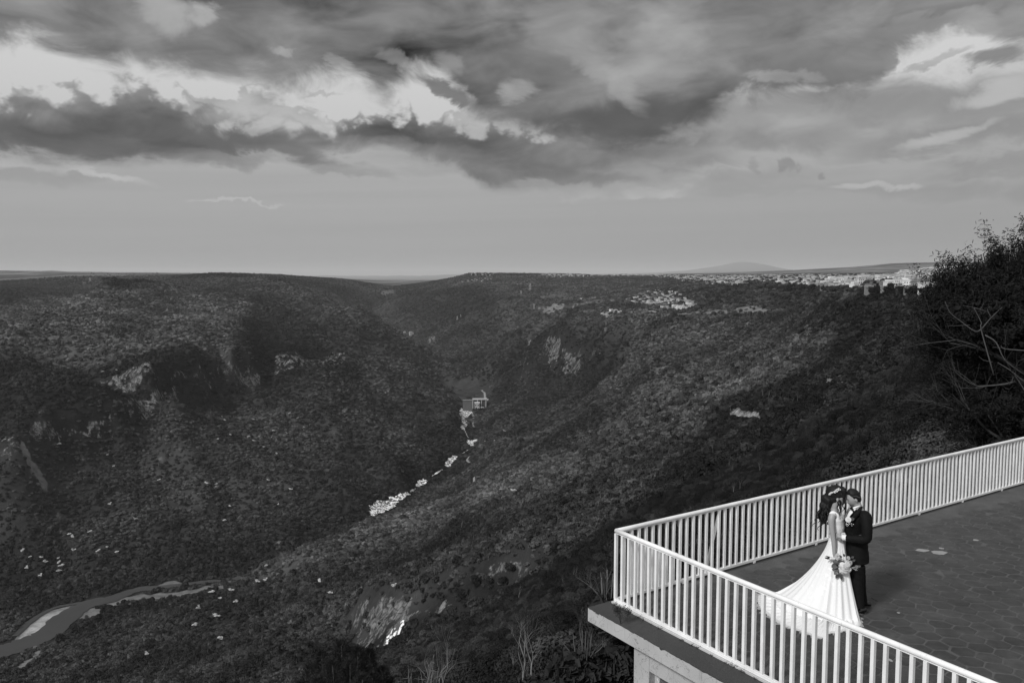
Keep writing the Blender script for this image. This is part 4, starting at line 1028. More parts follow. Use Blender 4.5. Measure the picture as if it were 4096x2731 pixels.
def channel_mesh(h):         # a baluster: square tube with a shallow groove down its face
    bm = bmesh.new(); w = .0195; prof = [(-w, -w), (-w * .35, -w), (-w * .25, -w * .84), (w * .25, -w * .84), (w * .35, -w), (w, -w), (w, w), (-w, w)]
    lo = [bm.verts.new((x, y, 0)) for x, y in prof]; hi = [bm.verts.new((x, y, h)) for x, y in prof]; n_ = len(prof)
    for k in range(n_): bm.faces.new((lo[k], lo[(k + 1) % n_], hi[(k + 1) % n_], hi[k]))
    bm.faces.new(list(reversed(lo))); bm.faces.new(hi)
    return bm_mesh(bm, "baluster", M_rail, smooth=False)
def railing(start, direction, other, length, label, n, s0, z_low, face):
    root = empty("railing", start); tag(root, label, "railing")
    L_ = lambda s, off=0, z=0: start + direction * s + other * off + UZ * z
    def part(o): o.parent = root; o.matrix_parent_inverse = Matrix.Translation(-start); return o
    H_ = 1.055
    bm = bmesh.new(); k = int(length / 0.4)
    pts = [L_(length * i / k - 0.01, 0, H_ + rnd.uniform(-.0015, .0015)) for i in range(k + 1)]
    tube(bm, pts, [.031] * (k + 1), 14); o = bpy.data.objects.new("handrail", bm_mesh(bm, "handrail", M_rail)); C.objects.link(o); part(o)
    part(bar("under_rail", L_(0, 0, H_ - .033), L_(length, 0, H_ - .033), .034, .012, M_rail, None, other))
    part(bar("bottom_rail", L_(-.02, 0, z_low), L_(length, 0, z_low), .045, .042, M_rail, None, other))
    bmsh = channel_mesh(H_ - .038 - z_low - .021)
    ang = math.atan2(direction.y, direction.x)
    for i in range(n):
        s = s0 + i * 0.1408 + rnd.uniform(-.003, .003)
        if s > length: break
        o = bpy.data.objects.new("baluster", bmsh); C.objects.link(o); o.location = L_(s, 0, z_low + .021) - start; o.rotation_euler = (rnd.uniform(-.003, .003), rnd.uniform(-.003, .003), ang + (0 if face > 0 else math.pi)); o.parent = root
    return root, part, L_
rb, part, L_ = railing(P0, E1, E2, 15.6, "long white railing along the far edge of the terrace, behind the couple", 108, 0.148, 0.052, 1)
for s in (2.14, 7.17, 12.2):
    part(bar("brace", L_(s, 0.0, 1.02), L_(s - .22, -.085, 0.005), .045, .03, M_rail, None, E1))
for s in np.arange(1.35, 15, 1.62):
    part(bar("foot", L_(s, 0, .0), L_(s, 0, .033), .05, .05, M_rail, None, E1))
rf, part, L_ = railing(P0, E2, E1, 11.5, "white railing on the near edge of the terrace, in front of the bride's train", 82, -0.004, 0.045, -1)
part(prism("plinth", [T(-.05, -.04), T(-.05, 11.5), T(.03, 11.5), T(.03, -.04)], 0.0, 0.022, paint_mat("plinth_paint", 0.5, 1.5)))

# weeds in the joint under the near railing, and the bush rooted in the slab edge
M_weed = leaf_mat("weed", 0.05, 0.09); M_stem = gmat("weed_stem", 0.06)[0]
def weed(b_, s, seed):
    r = random.Random(seed); bm = bmesh.new(); P = T(-.055 - r.random() * .03, b_)
    for k in range(r.randint(5, 10)):
        a = r.uniform(0, 6.28); d = Vector((math.cos(a) * .8, math.sin(a) * .8, r.uniform(.2, 1))).normalized(); l = s * r.uniform(.4, 1)
        tube(bm, [P + Vector((0, 0, .001)), P + d * l * .5, P + d * l + Vector((0, 0, -.1 * l))], [.002, .0015, .0007], 3, cap=False)
        for j in range(3):
            q_ = P + d * l * r.uniform(.3, 1); t = Vector((r.uniform(-1, 1), r.uniform(-1, 1), r.uniform(-.2, 1))).normalized() * s * .16; n_ = t.orthogonal().normalized() * s * .06
            bm.faces.new([bm.verts.new(q_), bm.verts.new(q_ + t * .5 + n_), bm.verts.new(q_ + t), bm.verts.new(q_ + t * .5 - n_)])
    me = bm_mesh(bm, "weed_tuft", M_weed, smooth=False); return me
for i in range(46):
    bb_ = 0.05 + i * 0.13 + rnd.uniform(-.06, .06)
    if rnd.random() < 0.82:
        o = bpy.data.objects.new("weed_tuft", weed(bb_, rnd.uniform(.04, .09), i)); C.objects.link(o); tag(o, "small weed tuft growing in the joint under the near railing", "weed", "weed tufts under the near railing")
def slab_bush():
    r = random.Random(4); root = empty("bush", at_z(2482, 2494, 0)); tag(root, "small wiry bush rooted at the slab edge beside the railing corner", "bush")
    bm = bmesh.new(); tips = []
    for k in range(4): branching(bm, r, Vector((0, 0, -.005)), Vector((r.uniform(-.25, .25), r.uniform(-.1, .4), 1)).normalized(), .10, .006, 3, .7, .1, 3, 4, tips)
    o = bpy.data.objects.new("stem", bm_mesh(bm, "stem", M_stem)); C.objects.link(o); o.parent = root
    V = []
    for p, d in tips:
        for k in range(5):
            c_ = p + Vector((r.uniform(-1, 1), r.uniform(-1, 1), r.uniform(-1, 1))) * .025; t = Vector((r.uniform(-1, 1), r.uniform(-1, 1), r.uniform(-.5, 1))).normalized() * .012; n_ = t.orthogonal().normalized() * .004
            V.append([c_ - t, c_ + n_, c_ + t, c_ - n_])
    o = bpy.data.objects.new("leaves", quads_mesh("leaves", np.array([[tuple(p) for p in q_] for q_ in V]), M_weed)); C.objects.link(o); o.parent = root
slab_bush()

# ================================================================ the couple
M_skin = gmat("skin", 0.30, rough=0.5, spec=0.35, var=0.06, scale=8)[0]
M_hair = gmat("dark_hair", 0.009, rough=0.62, spec=0.25, var=0.3, scale=60)[0]
M_suit = gmat("black_suit", 0.0052, rough=0.75, spec=0.15, var=0.2, scale=10, bump=0.12, bscale=14)[0]
M_shirt = gmat("white_shirt", 0.72, rough=0.7)[0]
M_shoe = gmat("polished_shoe", 0.012, rough=0.22, spec=0.6)[0]
M_petal = gmat("petals", 0.62, var=0.2, scale=30, rough=0.7)[0]
M_petal2 = gmat("darker_petals", 0.42, var=0.25, scale=30, rough=0.7)[0]  # darker petal colour, for every third rose and the sprigs
M_leaf2 = gmat("bouquet_leaf", 0.07, var=0.25, scale=20, rough=0.5, spec=0.4)[0]
M_silver = gmat("silver_leaves", 0.7, rough=0.35, spec=0.8)[0]
# lace over tulle
M_dress = bpy.data.materials.new("tulle_and_lace"); M_dress.use_nodes = True
b = NB(M_dress.node_tree); bs = b.n['Principled BSDF']; bs.inputs['Roughness'].default_value = 0.75; bs.inputs['Specular IOR Level'].default_value = 0.2
co = b.new('ShaderNodeTexCoord').outputs['Object']
lace = b.noise(co, 9.0, 7, 0.7, dist=0.8); lm = b.step(lace, 0.53, 0.58)
b.l.new(b.mix(lm, 0.76, 0.90), bs.inputs['Base Color'])
bs.inputs['Subsurface Weight'].default_value = 0.0
bn = b.new('ShaderNodeBump'); bn.inputs['Strength'].default_value = 0.4; bn.inputs['Distance'].default_value = 0.006
b.l.new(b.m('ADD', b.m('MULTIPLY', lm, 0.8), b.noise(co, 45.0, 4, 0.7)), bn.inputs['Height']); b.l.new(bn.outputs[0], bs.inputs['Normal'])
M_tulle = bpy.data.materials.new("tulle"); M_tulle.use_nodes = True
b = NB(M_tulle.node_tree); bs = b.n['Principled BSDF']; bs.inputs['Roughness'].default_value = 1.0; bs.inputs['Specular IOR Level'].default_value = 0.0
co = b.new('ShaderNodeTexCoord').outputs['Object']
sx = b.new('ShaderNodeSeparateXYZ'); b.l.new(co, sx.inputs[0])
lace = b.noise(co, 11.0, 7, 0.7, dist=0.9); big = b.noise(b.vec(b.m('MULTIPLY', sx.outputs[0], 5), b.m('MULTIPLY', sx.outputs[1], 5), b.m('MULTIPLY', sx.outputs[2], 1.2)), 1.0, 3, 0.5)
lm = b.m('MULTIPLY', b.step(lace, 0.52, 0.57), b.m('MULTIPLY', b.step(big, 0.44, 0.54), b.step(sx.outputs[2], 0.15, 0.5)))
b.l.new(b.mix(lm, 0.74, 0.88), bs.inputs['Base Color'])
bn = b.new('ShaderNodeBump'); bn.inputs['Strength'].default_value = 0.3; bn.inputs['Distance'].default_value = 0.006
b.l.new(lm, bn.inputs['Height']); b.l.new(bn.outputs[0], bs.inputs['Normal'])

G0 = at_z(3425, 2447, 0.0); G0.z = 0
_ga = math.atan2(G0.x, G0.y); YA = Vector((math.sin(_ga), math.cos(_ga), 0)); XA = Vector((math.cos(_ga), -math.sin(_ga), 0))
def Pp(u, v, y=0.0):                 # photo pixel on the upright plane y metres behind the groom's, facing the camera
    d = Vector(ray(u, v)); o = G0 + YA * y - Vector((0, 0, CAM_H))
    t = o.dot(YA) / d.dot(YA); return d * t + Vector((0, 0, CAM_H))
PX = (Pp(3426, 2200) - Pp(3425, 2200)).length        # metres per photo pixel there
def loft(bm, rings, n=20, cap=True, mod=None):
    """rings: (centre, rx, ry[, turn]) ellipses in the XA / YA frame, stacked"""
    RR = []
    for i, rg in enumerate(rings):
        c_, rx, ry = rg[:3]; tn = rg[3] if len(rg) > 3 else 0; rr = []
        for k in range(n):
            a = 2 * math.pi * k / n; x, y = math.cos(a) * rx, math.sin(a) * ry
            if mod: f = mod(i, a); x *= f; y *= f
            x, y = x * math.cos(tn) - y * math.sin(tn), x * math.sin(tn) + y * math.cos(tn)
            rr.append(bm.verts.new(c_ + XA * x + YA * y))
        RR.append(rr)
    for A_, B_ in zip(RR[:-1], RR[1:]):
        for k in range(n): bm.faces.new((A_[k], A_[(k + 1) % n], B_[(k + 1) % n], B_[k]))
    if cap: bm.faces.new(list(reversed(RR[0]))); bm.faces.new(RR[-1])
    return RR
def limb(bm, pts, rads, sides=14, sub=4):
    P = smooth_path(pts, sub); R_ = np.interp(np.linspace(0, len(pts) - 1, len(P)), range(len(pts)), rads)
    tube(bm, P, list(R_), sides)
def head_bm(bm, c, fwd, up, s=1.0, tilt=0):
    """a head with brow, nose, lips, chin and ears around centre c; fwd is where it looks"""
    f = fwd.normalized(); upv = (up - f * up.dot(f)).normalized(); rt = f.cross(upv)
    NU, NV = 32, 28; G = []
    for j in range(NV + 1):
        ph = math.pi * j / NV; row = []
        for i in range(NU):
            th = 2 * math.pi * i / NU; x = math.sin(ph) * math.sin(th); y = math.sin(ph) * math.cos(th); z = math.cos(ph)   # y forward
            X_, Y_, Z_ = x * .074, y * .094, z * .118
            if z < 0: X_ *= 1 + .18 * z; Y_ *= 1 + .10 * z
            if z < -.1 and y < 0: Y_ *= 1 + .45 * z                    # nape
            def bump(z0, sz_, x0, sx_, amp):
                return amp * math.exp(-((Z_ - z0) / sz_) ** 2 - ((abs(X_) - x0) / sx_) ** 2) if y > 0 else 0
            d_ = bump(-.018, .018, 0, .011, .026) + bump(.0, .02, 0, .008, .010)      # nose
            d_ += bump(.026, .010, .02, .02, .006) - bump(.008, .012, .030, .013, .010)  # brow, eye sockets
            d_ += bump(-.052, .006, 0, .020, .007) + bump(-.064, .006, 0, .018, .006) - bump(-.058, .003, 0, .02, .003)
            d_ += bump(-.098, .014, 0, .020, .014) - bump(-.080, .008, 0, .02, .004)   # chin
            row.append(bm.verts.new(c + (rt * X_ + f * (Y_ + d_) + upv * Z_) * s))
        G.append(row)
    for j in range(NV):
        for i in range(NU):
            q_ = [G[j][i], G[j + 1][i], G[j + 1][(i + 1) % NU], G[j][(i + 1) % NU]]
            bm.faces.new(q_)
    for sg in (-1, 1):                                                # ears
        ec = c + (rt * sg * .073 - f * .008 + upv * -.012) * s; E = []
        for j in range(7):
            ph = math.pi * j / 6; row = []
            for i in range(10):
                th = 2 * math.pi * i / 10
                row.append(bm.verts.new(ec + (rt * sg * (.010 + .010 * math.sin(ph) * math.cos(th)) + f * .017 * math.sin(ph) * math.sin(th) * (1 if math.cos(ph) > 0 else .7) + upv * .030 * math.cos(ph)) * s))
            E.append(row)
        for j in range(6):
            for i in range(10): bm.faces.new([E[j][i], E[j + 1][i], E[j + 1][(i + 1) % 10], E[j][(i + 1) % 10]])
    return f, upv, rt
def hand(bm, wrist, dirv, palm_n, s=1.0, curl=0.5, side=1):
    """palm, four jointed fingers and a thumb; dirv points to the fingertips, palm_n out of the palm"""
    d = dirv.normalized(); n_ = (palm_n - d * palm_n.dot(d)).normalized(); w = d.cross(n_) * side
    kn = []
    limb(bm, [wrist - d * .02 * s, wrist + d * .03 * s, wrist + d * .075 * s], [.024 * s, .030 * s, .026 * s], 10, 3)
    for i, (off, ln) in enumerate(((-.030, .070), (-.010, .080), (.010, .075), (.028, .058))):
        base = wrist + (d * .070 + w * off) * s; p = base; pts = [base - d * .02 * s, base]; a = 0
        for j, fr in enumerate((.42, .32, .26)):
            a += curl * (0.6 + 0.12 * i); dd = d * math.cos(a) + n_ * math.sin(a)
            p = p + dd * ln * fr * s; pts.append(p)
        limb(bm, pts, [.0095 * s, .0095 * s, .0088 * s, .0080 * s, .0065 * s], 8, 2)
    tb_ = wrist + (d * .018 - w * .026) * s
    limb(bm, [tb_, tb_ + (d * .028 - w * .022 + n_ * .006) * s, tb_ + (d * .055 - w * .026 + n_ * .018) * s], [.013 * s, .011 * s, .008 * s], 8, 2)
def fuse(bm, name, mat, parent, voxel, smooth_it=2, crease=0.0):
    me = bpy.data.meshes.new("tmp"); bmesh.ops.recalc_face_normals(bm, faces=bm.faces); bm.to_mesh(me); bm.free()
    o = bpy.data.objects.new("tmp", me); C.objects.link(o)
    md = o.modifiers.new("r", 'REMESH'); md.mode = 'VOXEL'; md.voxel_size = voxel; md.adaptivity = 0
    sm = o.modifiers.new("s", 'SMOOTH'); sm.iterations = smooth_it; sm.factor = 0.5
    dg = bpy.context.evaluated_depsgraph_get(); ev = o.evaluated_get(dg)
    m2_ = bpy.data.meshes.new_from_object(ev); bpy.data.objects.remove(o); m2_.name = name
    if crease:                       # soft creases of heavy cloth
        n_ = len(m2_.vertices); co_ = np.empty(n_ * 3, np.float32); m2_.vertices.foreach_get('co', co_); co_ = co_.reshape(-1, 3).astype(float)
        no_ = np.empty(n_ * 3, np.float32); m2_.vertices.foreach_get('normal', no_); no_ = no_.reshape(-1, 3)
        aa_ = co_ @ np.array(XA); zz_ = co_[:, 2]; yy_ = co_ @ np.array(YA)
        k_ = fbm(aa_ * 5 + yy_ * 4, zz_ * 13 + aa_ * 6, 3, .5, ridge=True) - .3
        co_ += no_ * (k_ * crease)[:, None]; m2_.vertices.foreach_set('co', co_.astype(np.float32).reshape(-1)); m2_.update()
    m2_.materials.clear(); m2_.materials.append(mat); m2_.polygons.foreach_set('use_smooth', [True] * len(m2_.polygons))
    r = bpy.data.objects.new(name, m2_); C.objects.link(r)
    if parent: r.parent = parent; r.matrix_parent_inverse = Matrix.Translation(-parent.location)
    return r
def childmesh(bm, name, mat, parent, smooth=True, sub=0):
    o = bpy.data.objects.new(name, bm_mesh(bm, name, mat, smooth)); C.objects.link(o)
    if parent: o.parent = parent; o.matrix_parent_inverse = Matrix.Translation(-parent.location)
    if sub: md = o.modifiers.new("sub", 'SUBSURF'); md.levels = sub; md.render_levels = sub
    return o
FWG = (XA * -1.0 - YA * 0.30).normalized()      # groom faces the bride, turned a little to the camera
FWB = (XA * 1.0 + YA * 0.12).normalized()       # bride faces him

# ---- groom
groom = empty("person", G0); tag(groom, "groom in a black suit and bow tie leaning in to kiss the bride", "person")
hc = Pp(3415, 1993, 0.01)
bm = bmesh.new()
head_bm(bm, hc, (FWG + UZ * -0.42), UZ, 1.0)
limb(bm, [hc + UZ * -.03 - FWG * .01, Pp(3432, 2025, .02), Pp(3440, 2060, .02), Pp(3438, 2120, .02), Pp(3436, 2200, .02), Pp(3434, 2250, .02)], [.058, .056, .075, .085, .08, .07], 16)
for dy, ua, ka, fa in ((-.12, 3430, 3432, 3428), (.10, 3442, 3448, 3456)):      # legs
    limb(bm, [Pp(ua, 2240, dy * .8), Pp(ka, 2340, dy), Pp(fa, 2425 if dy < 0 else 2415, dy)], [.045, .035, .03], 10)
# left arm, near the camera: upper arm down, forearm forward to her waist
A_sh, A_el, A_wr = Pp(3462, 2066, -.17), Pp(3468, 2140, -.24), Pp(3372, 2150, -.19)
limb(bm, [A_sh, A_el, A_wr], [.04, .035, .026], 10)
hand(bm, Pp(3371, 2149, -.19), (XA * -1 + UZ * .06 + YA * .28), (XA * -.1 + YA * 1.0), 0.95, 0.22, -1)
B_sh, B_el, B_wr = Pp(3420, 2060, .20), Pp(3420, 2120, .26), Pp(3372, 2140, .14)
limb(bm, [B_sh, B_el, B_wr], [.035, .032, .026], 10)
gbody = fuse(bm, "body", M_skin, groom, 0.0052, 2)
# short hair swept up and back, shaved sides
bm = bmesh.new(); f_, up_, rt_ = None, None, None
f_ = (FWG + UZ * -0.42).normalized(); up_ = (UZ - f_ * UZ.dot(f_)).normalized(); rt_ = f_.cross(up_)
rr = random.Random(3); G = []
for j in range(19):
    ph = math.pi * j / 18; row = []
    for i in range(36):
        th = 2 * math.pi * i / 36; x, y, z = math.sin(ph) * math.sin(th), math.sin(ph) * math.cos(th), math.cos(ph)
        lim = -0.30 if y < -.2 else (0.10 if y < .35 else 0.52)             # hairline
        lim = np.interp(y, [-1, -.5, 0.0, .25, .5, 1], [-.62, -.50, -.10, .25, .70, .84])
        k_ = 1.0 if z > lim else 0.78
        t = .009 + .020 * max(0, z) * (1 + .15 * max(0, y)) + rr.uniform(-.0015, .0015)
        if z < .45: t = .006
        t *= np.interp(y, [-1, .1, .5, 1], [1, 1, .55, .3])
        row.append(bm.verts.new(hc + rt_ * x * (.074 + t) * k_ + f_ * (y * (.094 + t) * k_ ) + up_ * z * (.118 + t) * k_))
    G.append(row)
for j in range(18):
    for i in range(36): bm.faces.new([G[j][i], G[j + 1][i], G[j + 1][(i + 1) % 36], G[j][(i + 1) % 36]])
childmesh(bm, "hair", M_hair, groom, True, 1)
# brow and closed eye, as thin dark strokes; light parting in the hair
for pts, w_, mt in (([(-.010, .030), (-.028, .034), (-.044, .028)], .0028, M_hair), ([(-.016, .009), (-.030, .006), (-.042, .010)], .0018, M_hair), ([(-.006, -.046), (-.018, -.048), (-.030, -.052)], .0030, M_hair)):
    for sg in (1, -1):
        bm = bmesh.new(); P = []
        for x, z in pts:
            sy = -.004 + .096 * math.sqrt(max(0.02, 1 - (x / .078) ** 2 - (z / .125) ** 2)) + (.006 if z > .02 else 0) + (.006 if z < -.03 else 0)
            P.append(hc + rt_ * x * sg + f_ * (sy + .001) + up_ * z)
        tube(bm, P, [w_ * .6, w_, w_ * .5], 6); childmesh(bm, "eyebrow" if pts[0][1] > .02 else ("eyelash" if pts[0][1] > 0 else "moustache"), mt, groom)
bm = bmesh.new(); limb(bm, [Pp(3407, 1987, -.062), Pp(3422, 1983, -.092), Pp(3438, 1989, -.092), Pp(3450, 1988, -.066)], [.002, .0035, .003, .001], 6); childmesh(bm, "hair_parting", gmat("parting", 0.09)[0], groom)
# jacket: torso plus sleeves, fused
bm = bmesh.new()
def ring_uv(ul, ur, v, y=0.0, depth=.13, turn=0.0):
    c_ = (Pp(ul, v, y) + Pp(ur, v, y)) / 2; return (c_, (ur - ul) / 2 * PX, depth, turn)
loft(bm, [ring_uv(3416, 3450, 2034, .02, .09), ring_uv(3404, 3460, 2044, .02, .15), ring_uv(3390, 3470, 2058, .02, .205), ring_uv(3384, 3476, 2080, .02, .20), ring_uv(3379, 3478, 2105, .02, .175), ring_uv(3379, 3475, 2135, .02, .155),
          ring_uv(3382, 3472, 2160, .02, .155), ring_uv(3383, 3473, 2190, .02, .17), ring_uv(3384, 3476, 2215, .02, .18), ring_uv(3385, 3477, 2243, .02, .185)], 36,
     mod=lambda i, a: 1 + .012 * math.sin(5 * a + i) * (i > 3))
limb(bm, [Pp(3455, 2058, -.10), A_sh, Pp(3468, 2105, -.225), A_el, Pp(3462, 2156, -.245), Pp(3425, 2155, -.225), Pp(3385, 2151, -.20)], [.06, .080, .072, .068, .066, .056, .046], 16)
limb(bm, [Pp(3430, 2055, .12), B_sh, B_el, Pp(3385, 2138, .16)], [.06, .07, .06, .045], 14)
jk = fuse(bm, "jacket", M_suit, groom, 0.0065, 3, .007)
# lapel, shirt front, collar, tie, cuff
bm = bmesh.new()
def patch3(bm, rows):
    V = [[bm.verts.new(p) for p in r_] for r_ in rows]
    for a_, b2 in zip(V[:-1], V[1:]):
        for k in range(len(a_) - 1): bm.faces.new((a_[k], a_[k + 1], b2[k + 1], b2[k]))
def solid_patch(name, rows, mat, parent, th=.006, sub=1):
    bm = bmesh.new(); patch3(bm, rows); o = childmesh(bm, name, mat, parent, True)
    md = o.modifiers.new("t", 'SOLIDIFY'); md.thickness = th; md.offset = 0
    if sub: m3 = o.modifiers.new("s", 'SUBSURF'); m3.levels = m3.render_levels = sub
    return o
solid_patch("shirt_front", [[Pp(3402, 2036, -.11), Pp(3415, 2032, -.135), Pp(3430, 2030, -.10)], [Pp(3394, 2048, -.14), Pp(3404, 2046, -.175), Pp(3418, 2044, -.175)], [Pp(3387, 2062, -.13), Pp(3395, 2060, -.185), Pp(3402, 2058, -.20)], [Pp(3384, 2074, -.10), Pp(3388, 2076, -.16), Pp(3391, 2078, -.175)]], M_shirt, groom)
solid_patch("collar", [[Pp(3401, 2033, -.10), Pp(3412, 2027, -.125), Pp(3428, 2023, -.11), Pp(3441, 2018, -.06)], [Pp(3403, 2039, -.12), Pp(3415, 2034, -.145), Pp(3432, 2028, -.125), Pp(3445, 2022, -.06)]], M_shirt, groom, .008)
solid_patch("lapel", [[Pp(3438, 2026, -.11), Pp(3446, 2022, -.10), Pp(3456, 2024, -.09)], [Pp(3422, 2046, -.19), Pp(3432, 2044, -.195), Pp(3444, 2046, -.185)], [Pp(3405, 2066, -.215), Pp(3416, 2066, -.215), Pp(3428, 2070, -.205)], [Pp(3396, 2088, -.20), Pp(3404, 2090, -.205), Pp(3410, 2094, -.20)]], M_suit, groom, .008)
bm = bmesh.new()
for sg in (-1, 1):
    c_ = Pp(3412, 2041, -.185)
    for a_, b2 in (((XA * .7 - UZ * .5), .05),):
        d_ = (XA * .55 - UZ * .8).normalized() * sg
        n_ = d_.cross(YA).normalized()
        V = [c_ + n_ * .008, c_ + d_ * .05 + n_ * .022, c_ + d_ * .05 - n_ * .022, c_ - n_ * .008]
        W = [bm.verts.new(p - YA * .008) for p in V]; W2 = [bm.verts.new(p + YA * .012) for p in V]
        bm.faces.new(W); bm.faces.new(list(reversed(W2)))
        for k in range(4): bm.faces.new((W[k], W2[k], W2[(k + 1) % 4], W[(k + 1) % 4]))
bmesh.ops.recalc_face_normals(bm, faces=bm.faces); childmesh(bm, "bow_tie", M_suit, groom, False)
bm = bmesh.new(); limb(bm, [Pp(3387, 2151, -.202), Pp(3377, 2149, -.195), Pp(3369, 2149, -.19)], [.040, .041, .040], 14, 2); childmesh(bm, "cuff", M_shirt, groom)
# trousers
bm = bmesh.new()
loft(bm, [ring_uv(3392, 3466, 2215, .02, .15), ring_uv(3393, 3460, 2250, .02, .15), ring_uv(3396, 3456, 2270, .0, .15), ring_uv(3398, 3454, 2290, -.02, .13)], 24)
limb(bm, [Pp(3428, 2262, -.08), Pp(3428, 2300, -.09), Pp(3430, 2340, -.10), Pp(3432, 2375, -.11), Pp(3433, 2405, -.12), Pp(3432, 2427, -.13)], [.098, .094, .082, .076, .078, .086], 20)
limb(bm, [Pp(3434, 2262, .10), Pp(3438, 2300, .10), Pp(3442, 2340, .10), Pp(3446, 2375, .10), Pp(3450, 2400, .10), Pp(3451, 2414, .10)], [.09, .082, .072, .066, .064, .066], 20)
fuse(bm, "trousers", M_suit, groom, 0.0065, 3, .007)
def shoe(c, d, name="shoe"):
    bm = bmesh.new(); d = d.normalized(); s = Vector((-d.y, d.x, 0)); R_ = []
    for t, w, h in ((-.11, .026, .055), (-.09, .036, .075), (-.03, .038, .080), (.03, .042, .060), (.09, .046, .042), (.14, .040, .034), (.17, .020, .022)):
        ring = []
        for k in range(12):
            a = 2 * math.pi * k / 12; ring.append(bm.verts.new(c + d * t + s * math.cos(a) * w + UZ * max(0.006, h * .5 + math.sin(a) * h * .5 + .006)))
        R_.append(ring)
    for A_, B_ in zip(R_[:-1], R_[1:]):
        for k in range(12): bm.faces.new((A_[k], A_[(k + 1) % 12], B_[(k + 1) % 12], B_[k]))
    bm.faces.new(list(reversed(R_[0]))); bm.faces.new(R_[-1]); childmesh(bm, name, M_shoe, groom, True, 1)
sp = at_z(3437, 2452, 0.008); sp.z = .008; shoe(sp, FWG * 1 - YA * .5)
sp = at_z(3452, 2424, 0.008); sp.z = .008; shoe(sp, FWG * 1)
# boutonniere
def flower(bm, c, n_, r_, seed, layers=3):
    rr_ = random.Random(seed); n_ = n_.normalized(); a_ = n_.orthogonal().normalized(); b2 = n_.cross(a_)
    for L in range(layers):
        k_ = 5 + L; R0_ = r_ * (0.35 + 0.65 * L / max(1, layers - 1)); lift = r_ * (0.45 - 0.35 * L / max(1, layers - 1))
        for k in range(k_):
            th = 2 * math.pi * (k + .5 * (L % 2)) / k_ + rr_.uniform(-.15, .15); d_ = a_ * math.cos(th) + b2 * math.sin(th); t_ = n_.cross(d_)
            w = R0_ * .62
            V = [c + n_ * lift * .2, c + d_ * R0_ * .6 + t_ * w + n_ * lift * 1.0, c + d_ * R0_ * 1.05 + t_ * w * .5 + n_ * lift * 1.15, c + d_ * R0_ * 1.08 - t_ * w * .5 + n_ * lift * 1.1, c + d_ * R0_ * .6 - t_ * w + n_ * lift * 1.0]
            bm.faces.new([bm.verts.new(p) for p in V])
def leaf(bm, c, d_, n_, L, w):
    d_ = d_.normalized(); s = d_.cross(n_).normalized(); n2_ = s.cross(d_)
    V = [c, c + d_ * L * .25 + s * w * .8 + n2_ * w * .1, c + d_ * L * .6 + s * w + n2_ * w * .15, c + d_ * L, c + d_ * L * .6 - s * w + n2_ * w * .15, c + d_ * L * .25 - s * w * .8 + n2_ * w * .1]
    bm.faces.new([bm.verts.new(p) for p in V])
bt = empty("boutonniere", Pp(3395, 2078, -.235)); bt.parent = groom; bt.matrix_parent_inverse = Matrix.Translation(-groom.location)
def sub(bm, name, mat, par=bt, smooth=False):
    o = bpy.data.objects.new(name, bm_mesh(bm, name, mat, smooth)); C.objects.link(o); o.parent = par; o.matrix_parent_inverse = par.matrix_world.inverted() if par.parent is None else Matrix.Translation(-par.location)
    return o
bm = bmesh.new(); flower(bm, Pp(3393, 2077, -.24), -YA + UZ * .3, .036, 1, 4); sub(bm, "rose", M_petal)
bm = bmesh.new(); leaf(bm, Pp(3400, 2076, -.235), XA + UZ * .35, -YA, .06, .026); leaf(bm, Pp(3396, 2085, -.235), XA * .4 - UZ, -YA, .05, .02); sub(bm, "leaf", M_leaf2)
bm = bmesh.new()
for k in range(12):
    a = rnd.uniform(0, 6.28); c_ = Pp(3398 + rnd.uniform(-14, 16), 2093 + rnd.uniform(-8, 12), -.25); bmesh.ops.create_icosphere(bm, subdivisions=1, radius=.0065, matrix=Matrix.Translation(c_))
sub(bm, "berries", M_petal)

# ---- bride
Bo = at_z(3372, 2480, 0.0); Bo.z = 0
bride = empty("person", Bo); tag(bride, "bride in a long white lace gown with a train and a leafy hair comb", "person")
bh = Pp(3352, 1990, -.01); bf = (FWB + UZ * .10 - YA * .10)
bm = bmesh.new(); head_bm(bm, bh, bf, UZ, 0.95)
limb(bm, [bh - UZ * .03 - FWB * .015, Pp(3338, 2030, -.01), Pp(3338, 2052, 0), Pp(3345, 2090, 0), Pp(3344, 2135, 0), Pp(3350, 2190, 0), Pp(3360, 2300, 0), Pp(3370, 2460, 0)], [.050, .043, .070, .075, .065, .07, .06, .04], 16)
# shoulders
limb(bm, [Pp(3334, 2060, -.145), Pp(3340, 2050, 0), Pp(3352, 2056, .145)], [.042, .045, .042], 12)
# right arm hanging, near the camera
limb(bm, [Pp(3331, 2058, -.15), Pp(3326, 2076, -.175), Pp(3327, 2105, -.185), Pp(3332, 2145, -.19), Pp(3336, 2180, -.20), Pp(3337, 2216, -.21)], [.046, .048, .041, .034, .031, .023], 14)
hand(bm, Pp(3338, 2218, -.21), (-UZ * 1.0 + XA * .35), (XA * .9 + UZ * .3), .88, .75, 1)
